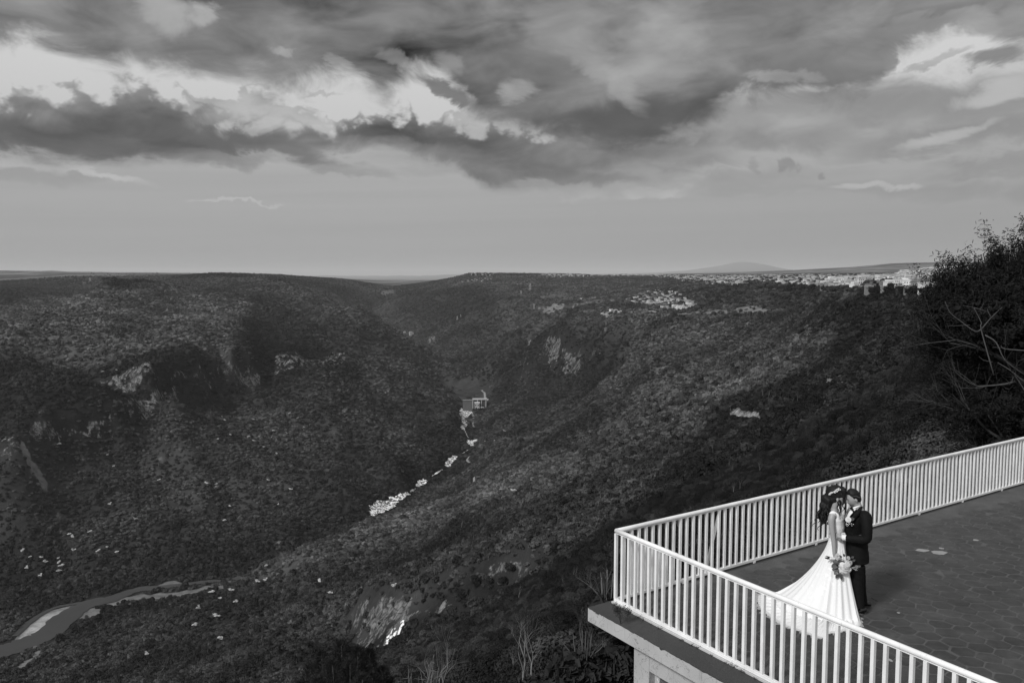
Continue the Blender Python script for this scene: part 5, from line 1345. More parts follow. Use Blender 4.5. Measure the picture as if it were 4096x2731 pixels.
# left arm up to his neck
limb(bm, [Pp(3356, 2056, .15), Pp(3368, 2078, .16), Pp(3384, 2064, .12), Pp(3399, 2034, .05)], [.044, .038, .032, .023], 12)
hand(bm, Pp(3400, 2032, .05), (UZ * .8 + XA * .6), (XA * .6 - UZ * .3 + YA * .1), .85, .35, -1)
fuse(bm, "body", M_skin, bride, 0.0052, 2)
for sg in (1, -1):     # brow, lashes, lips
    f2 = bf.normalized(); u2 = (UZ - f2 * UZ.dot(f2)).normalized(); r2_ = f2.cross(u2)
    for nm, pts, w_ in (("eyebrow", [(-.012, .030), (-.028, .034), (-.042, .028)], .002), ("eyelash", [(-.016, .009), (-.030, .005), (-.042, .010)], .002)):
        bm = bmesh.new(); P = []
        for x, z in pts:
            sy = .093 * math.sqrt(max(0.02, 1 - (x / .074) ** 2 - (z / .12) ** 2)) + .004; P.append(bh + r2_ * x * sg + f2 * sy + u2 * z)
        tube(bm, P, [w_ * .5, w_, w_ * .4], 5); childmesh(bm, nm, M_hair, bride)
# hair: raised crown, fringe, long curls
bm = bmesh.new()
def ell(c_, ax, ay, az_, rx, ry, rz, seed=1, nz=.08, NU=24, NV=16):
    G = []; r_ = random.Random(seed)
    for j in range(NV + 1):
        ph = math.pi * j / NV; row = []
        for i in range(NU):
            th = 2 * math.pi * i / NU; k_ = 1 + nz * math.sin(5 * th + 3 * ph + seed) * math.sin(ph)
            row.append(bm.verts.new(c_ + ax * math.sin(ph) * math.cos(th) * rx * k_ + ay * math.sin(ph) * math.sin(th) * ry * k_ + az_ * math.cos(ph) * rz))
        G.append(row)
    for j in range(NV):
        for i in range(NU): bm.faces.new([G[j][i], G[j + 1][i], G[j + 1][(i + 1) % NU], G[j][(i + 1) % NU]])
ell(Pp(3341, 1970, .0), XA, YA, UZ, .125, .100, .115, 1, .04)
ell(Pp(3331, 1985, .0), XA, YA, UZ, .110, .092, .10, 2, .05)
ell(Pp(3372, 1968, -.03), XA * .8 + UZ * .1, YA, UZ, .045, .06, .085, 3, .04)
ell(Pp(3310, 2000, .0), XA, YA, UZ, .085, .085, .10, 4, .08)
ell(Pp(3300, 2025, .0), XA, YA, UZ, .075, .08, .11, 5, .12)
ell(Pp(3292, 2060, .0), XA, YA, UZ, .058, .07, .13, 6, .15)
hr = fuse(bm, "hair", M_hair, bride, 0.006, 3, .020)
r5 = random.Random(12)
def curl_(p0, L, rad, amp, turns, lean, par=bride, name="curl"):
    bm = bmesh.new(); pts = []
    for k in range(34):
        t = k / 33; a = turns * 2 * math.pi * t; am = amp * (0.3 + .9 * t)
        pts.append(p0 - UZ * L * t + lean * t + XA * math.cos(a) * am + YA * math.sin(a) * am)
    tube(bm, pts, [rad * (1 - .75 * (k / 33) ** 2) for k in range(34)], 7)
    childmesh(bm, name, M_hair, par)
for k in range(24):
    curl_(Pp(3303 + r5.uniform(-18, 16), 2005 + r5.uniform(-15, 25), r5.uniform(-.07, .06)), r5.uniform(.20, .34), r5.uniform(.010, .017), r5.uniform(.012, .024), r5.uniform(2, 4), XA * r5.uniform(-.10, .05))
for u_, v_, L in ((3357, 1985, .26), (3361, 1985, .22), (3374, 1985, .22), (3378, 1990, .26), (3352, 1995, .20)):
    curl_(Pp(u_, v_, -.07 + r5.uniform(-.01, .02)), L, .009, .010, 2.6, XA * r5.uniform(-.02, .03))
for k in range(6):       # swept fringe over the temple
    bm = bmesh.new(); limb(bm, [Pp(3345 + k * 3, 1945 + k * 1.5, -.07), Pp(3362 + k * 3, 1957 + k, -.085), Pp(3371 + k * 1.8, 1975 + k, -.075), Pp(3373 + k, 1993, -.065)], [.012, .014, .012, .007], 8); childmesh(bm, "fringe", M_hair, bride)
# comb of silver leaves
bm = bmesh.new()
for k in range(46):
    t = k / 45; c_ = Pp(3318 + 42 * t, 1972 - 17 * t ** 1.3 + rnd.uniform(-3.5, 3.5), -.118 + .018 * abs(t - .45) * 2); a = rnd.uniform(0, 6.28)
    leaf(bm, c_, XA * math.cos(a) + UZ * math.sin(a), -YA, .022, .005)
childmesh(bm, "hair_comb", M_silver, bride, False)
# bodice
bm = bmesh.new()
loft(bm, [ring_uv(3316, 3366, 2062, 0, .150), ring_uv(3310, 3375, 2072, 0, .156), ring_uv(3312, 3378, 2088, 0, .142), ring_uv(3314, 3380, 2105, 0, .135), ring_uv(3317, 3377, 2125, 0, .118), ring_uv(3320, 3375, 2140, 0, .112), ring_uv(3317, 3377, 2156, 0, .122)], 32,
     mod=lambda i, a: 1 + .012 * math.sin(9 * a + i * 2))
for uu, yy in ((3333, -.125), (3350, .12)):
    limb(bm, [Pp(uu - 14, 2078, yy * .95), Pp(uu - 5, 2050, yy), Pp(uu + 14, 2058, yy * .95), Pp(uu + 20, 2078, yy * .8)], [.028, .026, .026, .030], 10)
bo_ = fuse(bm, "bodice", M_dress, bride, 0.006, 2)
# sash with a brooch at the waist
bm = bmesh.new(); rings = [ring_uv(3319, 3377, 2137, 0, .121), ring_uv(3318, 3378, 2143, 0, .125), ring_uv(3318, 3378, 2149, 0, .126)]; loft(bm, rings, 32, cap=False); childmesh(bm, "sash", M_dress, bride)
bm = bmesh.new(); flower(bm, Pp(3373, 2136, -.13), -YA + XA * .3, .026, 3, 3); childmesh(bm, "brooch", M_silver, bride, False)
# skirt and train: one surface from the waist to the hem lying on the stones
hem_px = [(3034, 2378), (3031, 2402), (3045, 2436), (3078, 2466), (3120, 2496), (3165, 2514), (3215, 2530), (3262, 2548), (3292, 2552), (3318, 2533), (3345, 2531), (3380, 2522), (3405, 2520), (3442, 2499), (3434, 2466), (3418, 2440), (3404, 2420), (3385, 2405), (3350, 2392), (3310, 2380), (3262, 2362), (3215, 2356), (3160, 2366), (3100, 2372)]
hem = [at_z(u, v, 0.008) for u, v in hem_px]
hem = smooth_path(hem + [hem[0]], 12)[:-1]
wc = (Pp(3319, 2150, 0) + Pp(3377, 2150, 0)) / 2; zw = wc.z
wg = Vector((wc.x, wc.y, 0))
bm = bmesh.new(); NR_ = 46; rows = []
nh = len(hem)
for i in range(NR_ + 1):
    s = i / NR_; row = []
    for k, h in enumerate(hem):
        d_ = Vector((h.x - wg.x, h.y - wg.y, 0)); D = d_.length; dn = d_ / D
        a = math.atan2(dn.dot(YA), dn.dot(XA)); r0_ = 1 / math.sqrt((math.cos(a) / .104) ** 2 + (math.sin(a) / .124) ** 2)
        back = max(0.0, -dn.dot(XA))
        Rc = min(D, .50 + .34 * back)                      # where the cloth reaches the floor
        s1 = .62 if D > Rc * 1.15 else 1.0                 # share of rows spent on the hanging part
        if s <= s1:
            t = s / s1; r_ = r0_ + (Rc - r0_) * (t ** (1.05 + .38 * back)); z = zw * (1 - t) ** (1.06 if back < .2 else 1.18)
            z += .02 * t
        else:
            t = (s - s1) / (1 - s1); r_ = Rc + (D - Rc) * t; z = .02 + .035 * math.sin(k * .53 + 3 * t) ** 2 * (1 - t) + .012 * math.sin(k * 1.7 + 6 * t) ** 2
            z *= (1 - .75 * t ** 3)
        fold = (.5 + .5 * math.sin(13 * a + 1.6 * math.sin(3 * a))) * .6 + .4 * math.sin(29 * a + 2 + 2 * s) + .05 * math.sin(53 * a + 5 * math.sin(2 * a) + s)
        fold *= .45 + .75 * math.sin(1.7 * a + .8) ** 2
        am = .028 * min(1, s / max(.2, s1)) * (1 if s <= s1 else (1 - (s - s1) / (1 - s1)))
        r_ += fold * am * (1 if D > .45 else .6) - am * .4
        if s >= 1: z = .006 + .010 * abs(math.sin(k * 1.3)); r_ = D * (1 + .012 * math.sin(k * 2.1))
        row.append(bm.verts.new(wg + dn * r_ + UZ * max(z, .006)))
    rows.append(row)
for A_, B_ in zip(rows[:-1], rows[1:]):
    for k in range(nh): bm.faces.new((A_[k], A_[(k + 1) % nh], B_[(k + 1) % nh], B_[k]))
bmesh.ops.recalc_face_normals(bm, faces=bm.faces)
childmesh(bm, "skirt", M_tulle, bride, True, 1)
# loose overlay of sheer tulle round the hem
M_sheer = bpy.data.materials.new("sheer_tulle"); M_sheer.use_nodes = True
b = NB(M_sheer.node_tree); bs = b.n['Principled BSDF']; bs.inputs['Base Color'].default_value = (.7, .7, .7, 1); bs.inputs['Roughness'].default_value = .9
tr_ = b.new('ShaderNodeBsdfTransparent'); mx = b.new('ShaderNodeMixShader'); mx.inputs[0].default_value = 0.42
b.l.new(tr_.outputs[0], mx.inputs[1]); b.l.new(bs.outputs[0], mx.inputs[2]); b.l.new(mx.outputs[0], b.n['Material Output'].inputs[0])
bm = bmesh.new(); ra_, rb_ = [], []
for k, h in enumerate(hem):
    d_ = Vector((h.x - wg.x, h.y - wg.y, 0)); dn = d_.normalized(); ww = .02 + .04 * math.sin(k * .37) ** 2 + .03 * math.sin(k * 1.1)
    ra_.append(bm.verts.new(h - dn * .05 + UZ * .012)); rb_.append(bm.verts.new(h + dn * ww + UZ * (.004 + .008 * abs(math.sin(k * .9)))))
for k in range(nh): bm.faces.new((ra_[k], ra_[(k + 1) % nh], rb_[(k + 1) % nh], rb_[k]))
childmesh(bm, "sheer_hem", M_sheer, bride, True)

# ---- bouquet held in her hand
bq = empty("bouquet", Pp(3375, 2255, -.27)); tag(bq, "bouquet of pale roses and round dark leaves held by the bride", "bouquet")
def qsub(bm, name, mat, smooth=False):
    o = bpy.data.objects.new(name, bm_mesh(bm, name, mat, smooth)); C.objects.link(o); o.parent = bq; o.matrix_parent_inverse = Matrix.Translation(-bq.location); return o
r6 = random.Random(8)
hand_p = Pp(3341, 2234, -.235); stem_end = Pp(3306, 2228, -.30); bloom = Pp(3380, 2258, -.28)
bm = bmesh.new()
for k in range(14):
    off = Vector((r6.uniform(-1, 1), r6.uniform(-1, 1), r6.uniform(-1, 1))) * .016
    limb(bm, [stem_end + off * 1.4, hand_p + off * .6, bloom + off * 2.5], [.0035, .0035, .003], 5, 3)
qsub(bm, "stems", M_stem, True)
bm = bmesh.new(); limb(bm, [Pp(3318, 2231, -.285), Pp(3328, 2233, -.26), hand_p], [.017, .020, .020], 12, 3); qsub(bm, "wrap", M_shirt, True)
for k in range(22):
    bm = bmesh.new(); a = r6.uniform(0, 6.28); rr_ = math.sqrt(r6.random()); c_ = Pp(3383 + 22 * rr_ * math.cos(a), 2260 + 36 * rr_ * math.sin(a), -.31 - .07 * (1 - rr_))
    n_ = (-YA * 1.0 + XA * (rr_ * math.cos(a) + .3) - UZ * rr_ * math.sin(a) * .6 + UZ * .4)
    flower(bm, c_, n_, r6.uniform(.022, .034), k, 4); qsub(bm, "rose", M_petal if k % 3 else M_petal2)
bm = bmesh.new()
for k in range(34):
    a = r6.uniform(math.pi * .45, math.pi * 1.35); rr_ = r6.uniform(.5, 1.1); c_ = Pp(3368 + 24 * rr_ * math.cos(a), 2272 + 34 * rr_ * math.sin(a) * .9, -.30 + r6.uniform(-.04, .06))
    leaf(bm, c_, XA * math.cos(a) - UZ * (math.sin(a) + .4) + YA * r6.uniform(-.4, .4), -YA + XA * r6.uniform(-.6, .6) + UZ * .4, r6.uniform(.05, .075), r6.uniform(.017, .026))
for k in range(10):
    a = r6.uniform(0, 6.28); leaf(bm, Pp(3385 + 24 * math.cos(a), 2240 + 14 * math.sin(a), -.28), XA * math.cos(a) + UZ * .6, -YA, .05, .016)
qsub(bm, "leaves", M_leaf2)
bm = bmesh.new()
for k in range(10):
    p = Pp(3402, 2268, -.28); d_ = (XA * 1 + UZ * r6.uniform(-.7, .5) - YA * r6.uniform(-.2, .4)).normalized(); L = r6.uniform(.05, .10)
    tube(bm, [p, p + d_ * L * .6, p + d_ * L], [.0015, .0012, .001], 4); bmesh.ops.create_icosphere(bm, subdivisions=1, radius=.005, matrix=Matrix.Translation(p + d_ * L))
qsub(bm, "wax_flower_sprigs", M_petal2)
bm = bmesh.new(); flower(bm, Pp(3350, 2226, -.25), XA * .6 + UZ * .3 - YA * .6, .045, 77, 3); qsub(bm, "lily", M_petal)

# ================================================================ white-flowering trees dotted over the slopes
A4 = [(185,810),(205,735),(275,735),(305,770),(395,740),(395,775),(415,803),(397,833),(280,862),(605,567),(490,605),(465,582),(487,698),(660,697),(718,675),(785,700),(765,122),(1070,215),(1385,237),(1455,240),(905,480),(1860,35),(1800,212),(1545,385),(1873,375),(1510,495),(1425,985),(1790,790),(1790,893),(1730,908),(1480,1020),(1585,1040),(1340,1085),(1455,1150),(1550,965),(1310,1200),(988,1392),(1485,1305),(2150,905),(2220,980),(745,380),(150,697),(1950,280)]
A1 = [(645,775),(728,768),(1390,1055),(1410,1080),(1590,1070),(1580,1025),(1815,1035),(1868,1062),(1715,1145),(1705,1182),(1680,1140),(1625,1178),(1560,1182),(1650,1248),(1735,1285),(1905,1120),(1445,1165),(1365,1200),(1800,1157),(1590,1207),(372,1235),(675,1297)]
W_px = [(x / 1.68, 1800 + y / 1.68) for x, y in A4] + [(x / 1.568, 1000 + y / 1.568) for x, y in A1] + [(1542, 1574), (1552, 1570), (1942, 1770), (1977, 1768), (2018, 1731), (2049, 1975), (2060, 1972), (1580, 2360)]
def blossom_mesh(seed):
    r = np.random.RandomState(seed); V = []
    n = 620; c_ = r.normal(size=(7, 3)) * [.42, .42, .30]; c_[:, 2] = np.abs(c_[:, 2]) + .1
    k = r.randint(0, 7, n); P = c_[k] + r.normal(size=(n, 3)) * [.20, .20, .06]
    nor = np.array([0, 0, 1]) + .5 * r.normal(size=(n, 3)); nor /= np.linalg.norm(nor, axis=1)[:, None]
    t = np.cross(nor, r.normal(size=(n, 3))); t /= np.linalg.norm(t, axis=1)[:, None]; b_ = np.cross(nor, t); s = .075 * (.6 + .8 * r.rand(n))[:, None]
    return quads_mesh("blossom_crown", np.stack([P - t * s - b_ * s, P + t * s - b_ * s, P + t * s + b_ * s, P - t * s + b_ * s], 1), M_blossom)
bl = [blossom_mesh(i) for i in range(4)]
trk = trunk_mesh(77, 1.0, 0.05)
for i, (u, v) in enumerate(W_px):
    p = hit(u, v + 3); r_ = math.hypot(p.x, p.y)
    k = rnd.uniform(2.4, 4.0) * (0.85 if r_ > 1900 else 1.0)
    root = empty("flowering_tree", p, rnd.uniform(0, 6.28)); root.empty_display_size = 1
    o = bpy.data.objects.new("crown", bl[i % 4]); C.objects.link(o); o.parent = root; o.location = (0, 0, k * 1.9); o.scale = (k, k, k * 1.15)
    o = bpy.data.objects.new("trunk", trk); C.objects.link(o); o.parent = root; o.scale = (k * 2.0,) * 3
    w = "on the lower left slope above the river bend" if u < 500 and v > 2100 else "on the wooded slope left of the gorge" if u < 1300 and v < 2300 and u < 1500 else "on the near spur" if v > 2100 else "on the slope beside the gorge"
    tag(root, "small tree covered in white blossom " + w, "tree", "white blossoming trees " + w)

# ================================================================ dam
DB = hit(1872, 1648); _da = math.atan2(DB.x, DB.y); DY = Vector((math.sin(_da), math.cos(_da), 0)); DX = Vector((math.cos(_da), -math.sin(_da), 0))
dm = math.hypot(DB.x, DB.y) / F_PX * 1.0
dam = empty("dam", DB); tag(dam, "small concrete dam with a pale gatehouse across the gorge", "dam")
M_conc = gmat("dam_concrete", 0.10, var=.3, scale=.2)[0]; M_pale = gmat("pale_concrete", 0.42, var=.2, scale=.2)[0]
def dbox(name, u0, u1, v0, v1, y0, y1, mat, par=None):
    """box given by its photo extent on the dam's plane"""
    o_ = DB; f = lambda u, v: ((u - 1872) * dm * 1.03, (1648 - v) * dm * 1.03)
    (x0, z1), (x1, z0) = f(u0, v0), f(u1, v1); bm = bmesh.new(); bmesh.ops.create_cube(bm, size=1.0)
    for vv in bm.verts:
        c_ = vv.co; q_ = DX * (x0 if c_.x < 0 else x1) + DY * (y0 if c_.y < 0 else y1); q_.z = z0 if c_.z < 0 else z1; vv.co = q_
    bmesh.ops.recalc_face_normals(bm, faces=bm.faces)
    o = bpy.data.objects.new(name, bm_mesh(bm, name, mat, False)); C.objects.link(o); o.parent = par or dam
    return o
dbox("spillway_wall", 1852, 1889.5, 1603, 1652, 4, 14, M_conc); dbox("spillway_crest", 1852, 1889.4, 1601.2, 1602.8, 2, 15, gmat("crest", .22)[0])
dbox("dam_wall", 1890, 1944, 1601, 1645, 6, 14, gmat("wall_concrete", .07, var=.3, scale=.2)[0])
dbox("walkway", 1889.5, 1946, 1595, 1600, 0, 12, M_pale)
for u in (1890, 1908, 1924, 1941): dbox("pier", u, u + 2.5, 1600.2, 1634, 1, 5.8, M_pale)
gh = dbox("gatehouse", 1898, 1916, 1610, 1626, -14, -2, M_pale); dbox("roof", 1897, 1918, 1607.6, 1609.8, -16, -1, gmat("gatehouse_roof", .6)[0], gh)
for u in (1900.5, 1909.5): dbox("window", u, u + 4.2, 1616, 1622, -14.4, -13.8, M_dark, gh)
for k in range(10):
    u, v = 1896 + k * 3.6 + rnd.uniform(-2, 2), 1623 + rnd.uniform(0, 5)
    dbox("rubble", u, u + rnd.uniform(2, 5), v, v + rnd.uniform(2, 4), -20, -16, M_pale)
for o in dam.children: o.matrix_parent_inverse = Matrix.Identity(4)

# ================================================================ houses
M_house = [gmat("rendered_wall_%s" % n_, g, var=.25, scale=.35, rand=.35)[0] for n_, g in (("pale", .50), ("grey", .33), ("brick", .20))]
M_roof = [gmat("roof_%s" % n_, g, var=.3, scale=.3, rand=.4)[0] for n_, g in (("slab", .42), ("white", .68), ("tile", .22))]
M_win = gmat("window_glass", 0.03, rough=.3)[0]
def boxbm(bm, x0, x1, y0, y1, z0, z1, mi=0):
    vs = [bm.verts.new((x, y, z)) for z in (z0, z1) for x, y in ((x0, y0), (x1, y0), (x1, y1), (x0, y1))]
    for f in ((3, 2, 1, 0), (4, 5, 6, 7), (0, 1, 5, 4), (1, 2, 6, 5), (2, 3, 7, 6), (3, 0, 4, 7)):
        fc = bm.faces.new([vs[k] for k in f]); fc.material_index = mi
def house_parts(seed):
    """flat-roofed town house: lists of (part name, mesh)"""
    r = random.Random(seed); w, d = r.uniform(3.4, 5.5), r.uniform(3.6, 6.5); h = r.choice((3.2, 3.4, 5.9, 6.2)); out = []
    mw, mr = M_house[seed % 3], M_roof[(seed * 7) % 3]
    bm = bmesh.new(); boxbm(bm, -w, w, -d, d, -6, h)
    if r.random() < .55: boxbm(bm, -w + .3, w * r.uniform(-.1, .5), -d * .3, d - .4, h + .002, h + 2.6)
    out.append(("walls", bm_mesh(bm, "walls", mw, False)))
    bm = bmesh.new(); boxbm(bm, -w - .25, w + .25, -d - .25, d + .25, h + .003, h + .22)
    for a in ((-w - .25, -w - .05, -d - .25, d + .25), (w + .05, w + .25, -d - .25, d + .25)): boxbm(bm, *a, h + .221, h + .75)
    out.append(("roof", bm_mesh(bm, "roof", mr, False)))
    for fl in range(1 if h < 4 else 2):
        for k, x in enumerate((-w * .55, w * .05, w * .6)):
            bm = bmesh.new(); dr = (fl == 0 and k == 1)
            boxbm(bm, x - .55, x + .55, -d - .06, -d + .04, fl * 2.8 + (0 if dr else .9), fl * 2.8 + 2.2)
            boxbm(bm, -w - .06, -w + .04, x * .9 - .5, x * .9 + .5, fl * 2.8 + .9, fl * 2.8 + 2.1)
            out.append(("door" if dr else "window", bm_mesh(bm, "door" if dr else "window", M_win, False)))
    bm = bmesh.new(); bmesh.ops.create_cone(bm, cap_ends=True, segments=10, radius1=.65, radius2=.55, depth=1.3, matrix=Matrix.Translation((w * .6, d * .5, h + .9)))
    out.append(("water_tank", bm_mesh(bm, "water_tank", M_win if seed % 2 else M_roof[1], False)))
    return out
HV = [house_parts(k) for k in range(9)]
def merged(parts):           # the same house as one mesh, for those too small to show parts
    bm = bmesh.new(); mats = []
    for nm, me in parts:
        k = len(bm.faces); bm.from_mesh(me); bm.faces.ensure_lookup_table(); m_ = me.materials[0]
        if m_ not in mats: mats.append(m_)
        for f in bm.faces[k:]: f.material_index = mats.index(m_)
    return bm_mesh(bm, "house", mats, False)
HM = [merged(p) for p in HV]
big = sorted(range(len(HSPOTS)), key=lambda k: -HSPOTS[k][3] / max(1, math.hypot(HSPOTS[k][2].x, HSPOTS[k][2].y)))
RNK = {k: n_ for n_, k in enumerate(big)}
for k, (u, v, p, s, place) in enumerate(HSPOTS):
    r_ = math.hypot(p.x, p.y); vi = (k * 5) % 9; ang = math.radians(rnd.choice((20, 20, 110, -70, 35)) + rnd.uniform(-8, 8)) + math.atan2(-p.x, p.y) * .5
    adj = ("white", "grey", "brick")[vi % 3]
    if RNK[k] < 300:
        if r_ < 1700:
            root = empty("house", p, ang); root.scale = (s, s, s); root.empty_display_size = 1
            for nm, me in HV[vi]: o = bpy.data.objects.new(nm, me); C.objects.link(o); o.parent = root
        else:
            root = bpy.data.objects.new("house", HM[vi]); C.objects.link(root); root.location = p; root.rotation_euler = (0, 0, ang); root.scale = (s, s, s)
        tag(root, "%s flat-roofed house %s" % (adj if adj != "white" else "pale", place), "house", "%s houses %s" % (adj if adj != "white" else "pale", place))
# the mass of small houses farther off
bm = bmesh.new(); r9 = random.Random(99)
polys = [([(2612,1101),(2900,1101),(3990,1100),(3990,1128),(3400,1122),(2990,1128),(2720,1120)], 1900), ([(2150,1098),(2650,1098),(2640,1106),(2180,1104)], 220), ([(2500,1196),(2580,1170),(2700,1160),(2790,1216),(2770,1236),(2660,1232),(2560,1216)], 45), ([(2760,1110),(3000,1112),(3000,1134),(2850,1134)], 140)]
rest = [HSPOTS[k] for k in range(len(HSPOTS)) if RNK[k] >= 300]
pts_ = [(p, s) for _, _, p, s, _ in rest]
for poly, n_ in polys:
    us = [p[0] for p in poly]; vs = [p[1] for p in poly]; c = 0
    while c < n_:
        u, v = r9.uniform(min(us), max(us)), r9.uniform(min(vs), max(vs))
        if in_px(poly, u, v): c += 1; pts_.append((hit(u, v), r9.uniform(.9, 1.6)))
for p, s in pts_:
    w, d, h = r9.uniform(3, 6.5) * s, r9.uniform(3, 6.5) * s, r9.choice((3.2, 5.8, 6.4)) * s; a = math.radians(r9.choice((20, 110)) + r9.uniform(-9, 9))
    k0 = len(bm.verts); mi = r9.choice((0, 0, 1, 2, 3)); boxbm(bm, -w, w, -d, d, -6, h, mi); boxbm(bm, -w - .3, w + .3, -d - .3, d + .3, h + .01, h + .5, r9.choice((3, 4, 4, 5)))
    bm.verts.ensure_lookup_table(); bmesh.ops.transform(bm, matrix=Matrix.Translation(p) @ Matrix.Rotation(a, 4, 'Z'), verts=bm.verts[k0:])
M_town = M_house + M_roof
o = bpy.data.objects.new("distant_houses", bm_mesh(bm, "distant_houses", M_town, False)); C.objects.link(o)
tag(o, "mass of tiny pale houses of the town spreading over the far plateau", "town", kind='stuff')
# trees between the houses
tt_ = []
for poly, n_, lo_, hi_ in [([(2150,1094),(2650,1094),(2650,1104),(2150,1104)], 60, 5, 9), ([(1880,1092),(2160,1092),(2160,1104),(1880,1104)], 40, 6, 10), ([(2640,1098),(3990,1098),(3990,1130),(3300,1140),(2990,1138),(2720,1124)], 420, 3.0, 6),
                           ([(3300,1130),(3990,1130),(3990,1172),(3420,1160)], 60, 3, 5.5), ([(2480,1165),(2800,1165),(2800,1245),(2480,1262)], 120, 2.5, 5), ([(2700,1128),(3000,1138),(3450,1156),(3700,1170),(3990,1172),(3990,1190),(3400,1170),(2980,1150),(2720,1136)], 240, 4, 7), ([(400,1120),(600,1122),(580,1132),(410,1132)], 30, 4, 7), ([(200,1092),(1400,1092),(1400,1122),(700,1112)], 160, 4, 8)]:
    us = [p[0] for p in poly]; vs = [p[1] for p in poly]; c = 0
    while c < n_:
        u, v = r9.uniform(min(us), max(us)), r9.uniform(min(vs), max(vs))
        if in_px(poly, u, v): c += 1; p = hit(u, v); tt_.append((p.x, p.y, p.z, r9.uniform(lo_, hi_)))
tt_ = np.array(tt_); tx, ty, tz = tt_[:, 0], tt_[:, 1], tt_[:, 2]
scatter("town_tree_foliage", far_protos[5:] + far_protos[:1], np.ones(len(tx), bool), tt_[:, 3], "dark trees growing among the houses and along the plateau rim")

# ================================================================ masts and pylons
M_steel = gmat("galvanised_steel", 0.45)[0]
def pylon(u, vt, vb, w, lab, solid=False):
    p = hit(u, vb); r_ = math.hypot(p.x, p.y); h = (vb - vt) / F_PX * r_; bm = bmesh.new(); ww = w / F_PX * r_
    if solid:
        tube(bm, [Vector((0, 0, -1)), Vector((0, 0, h))], [ww * .5, ww * .35], 6)
        for z in (.82, .9): tube(bm, [Vector((-ww * 2.2, 0, h * z)), Vector((ww * 2.2, 0, h * z))], [ww * .18] * 2, 4)
    else:
        t = .055 * ww + .12
        L4 = [[Vector((sx * ww * (.5 * (1 - z) + .07), sy * ww * (.5 * (1 - z) + .07), h * z - .5)) for z in (0, .25, .5, .72, 1)] for sx, sy in ((-1, -1), (1, -1), (1, 1), (-1, 1))]
        for leg in L4: tube(bm, leg, [t] * 5, 4)
        for k in range(4):
            for j in range(4): tube(bm, [L4[k][j], L4[(k + 1) % 4][j + 1]], [t * .5] * 2, 3); tube(bm, [L4[(k + 1) % 4][j], L4[k][j + 1]], [t * .5] * 2, 3)
        for z, k in ((.74, .55), (.86, .45), (.96, .3)): tube(bm, [Vector((-ww * k, 0, h * z)), Vector((ww * k, 0, h * z))], [t * .8] * 2, 4)
    o = bpy.data.objects.new("utility_pole" if solid else "pylon", bm_mesh(bm, "pylon", M_steel, False)); C.objects.link(o); o.location = p; o.rotation_euler = (0, 0, math.atan2(-p.x, p.y))
    tag(o, lab, "pole" if solid else "pylon")
pylon(2120, 1134, 1159, 7, "tallest lattice pylon on the far shelf"); pylon(2084, 1162, 1177, 5, "smaller lattice pylon left of the tallest one"); pylon(1829, 1264, 1279, 5, "lattice pylon on the far spur")
pylon(1843, 1257, 1269, 4, "faint lattice pylon behind the one on the far spur"); pylon(2136, 1214, 1236, 5, "lattice pylon left of the lone white house"); pylon(360, 1112, 1126, 6, "lattice pylon left of the rocky mesa")
pylon(3389, 1105, 1136, 3.2, "thick pale pole rising above the nearest houses", True); pylon(3594, 1088, 1118, 3, "pale pole above the middle of the town", True); pylon(3622, 1086, 1116, 3, "pale pole with crossarms at the right of the town", True); pylon(2668, 1225, 1240, 1.8, "thin pole at the lower edge of the village", True)

# ================================================================ foreground plants
def plant_at(u, v, r_):
    p = at_r(u, v, r_); return Vector((p.x, p.y, float(ground(p.x, p.y)[0]))), p
M_tree = leaf_mat("near_black_foliage", 0.010, 0.020, .2)  # near-black leaf colour of the big tree
# the big dark tree at the right edge
base, mid = plant_at(4190, 1420, 33.0)
bt_ = empty("tree", base); tag(bt_, "big dark tree with hanging seed pods rising at the right edge behind the railing", "tree")
H_t = mid.z - base.z
def par_local(o, root): o.parent = root; return o
bm = bmesh.new(); r7 = random.Random(21); tips = []
tube(bm, [Vector((0, 0, -1)), Vector((.2, 0, H_t * .3)), Vector((-.1, .2, H_t * .65)), Vector((0, 0, H_t * .95))], [.42, .34, .26, .16], 10)
for k in range(11):
    z = H_t * r7.uniform(.45, .95); a = r7.uniform(0, 6.28); d_ = Vector((math.cos(a), math.sin(a), r7.uniform(.2, .8))).normalized()
    branching(bm, r7, Vector((0, .1, z)), d_, 2.0, .10, 3, .55, .12, 3, 5, tips)
o = bpy.data.objects.new("trunk", bm_mesh(bm, "trunk", M_bark)); C.objects.link(o); o.parent = bt_
def lump_leaves(specs, seed, size, per):
    r = np.random.RandomState(seed); out = []
    for (c_, rx, rz, n_) in specs:
        V = leaf_quads(n_, r.randint(9999), 9, rx, rz, size, low=-.9); out.append(V + np.array(c_)[None, None, :])
    return np.concatenate(out)
def L_at(u, v, dr=0.0):     # crown-local position of a photo pixel at the tree's distance
    p = at_r(u, v, 33.0 + dr); return tuple(p - base)
specs = [(L_at(4090, 1230), 2.3, 1.7, 5200), (L_at(3960, 1290, 1), 1.9, 1.6, 4200), (L_at(4070, 1125), 1.6, 1.0, 2300), (L_at(3900, 1180), 1.4, .9, 2000), (L_at(3840, 1230), 1.3, .9, 1700), (L_at(4200, 1120), 2.0, 1.2, 2600), (L_at(4080, 1450, 2), 2.6, 2.0, 5200),
         (L_at(3900, 1480, 2.5), 1.9, 1.7, 3300), (L_at(3980, 1650, 1.5), 2.2, 1.8, 4300), (L_at(4200, 1300), 3.0, 2.8, 6000), (L_at(4180, 1620), 2.6, 2.2, 5000), (L_at(3800, 1400, 3), 1.1, .9, 1000), (L_at(4100, 1780, .5), 1.8, 1.0, 2600), (L_at(3990, 1110), .9, .6, 600), (L_at(3790, 1330, 2), .9, .7, 500)]
VV = []
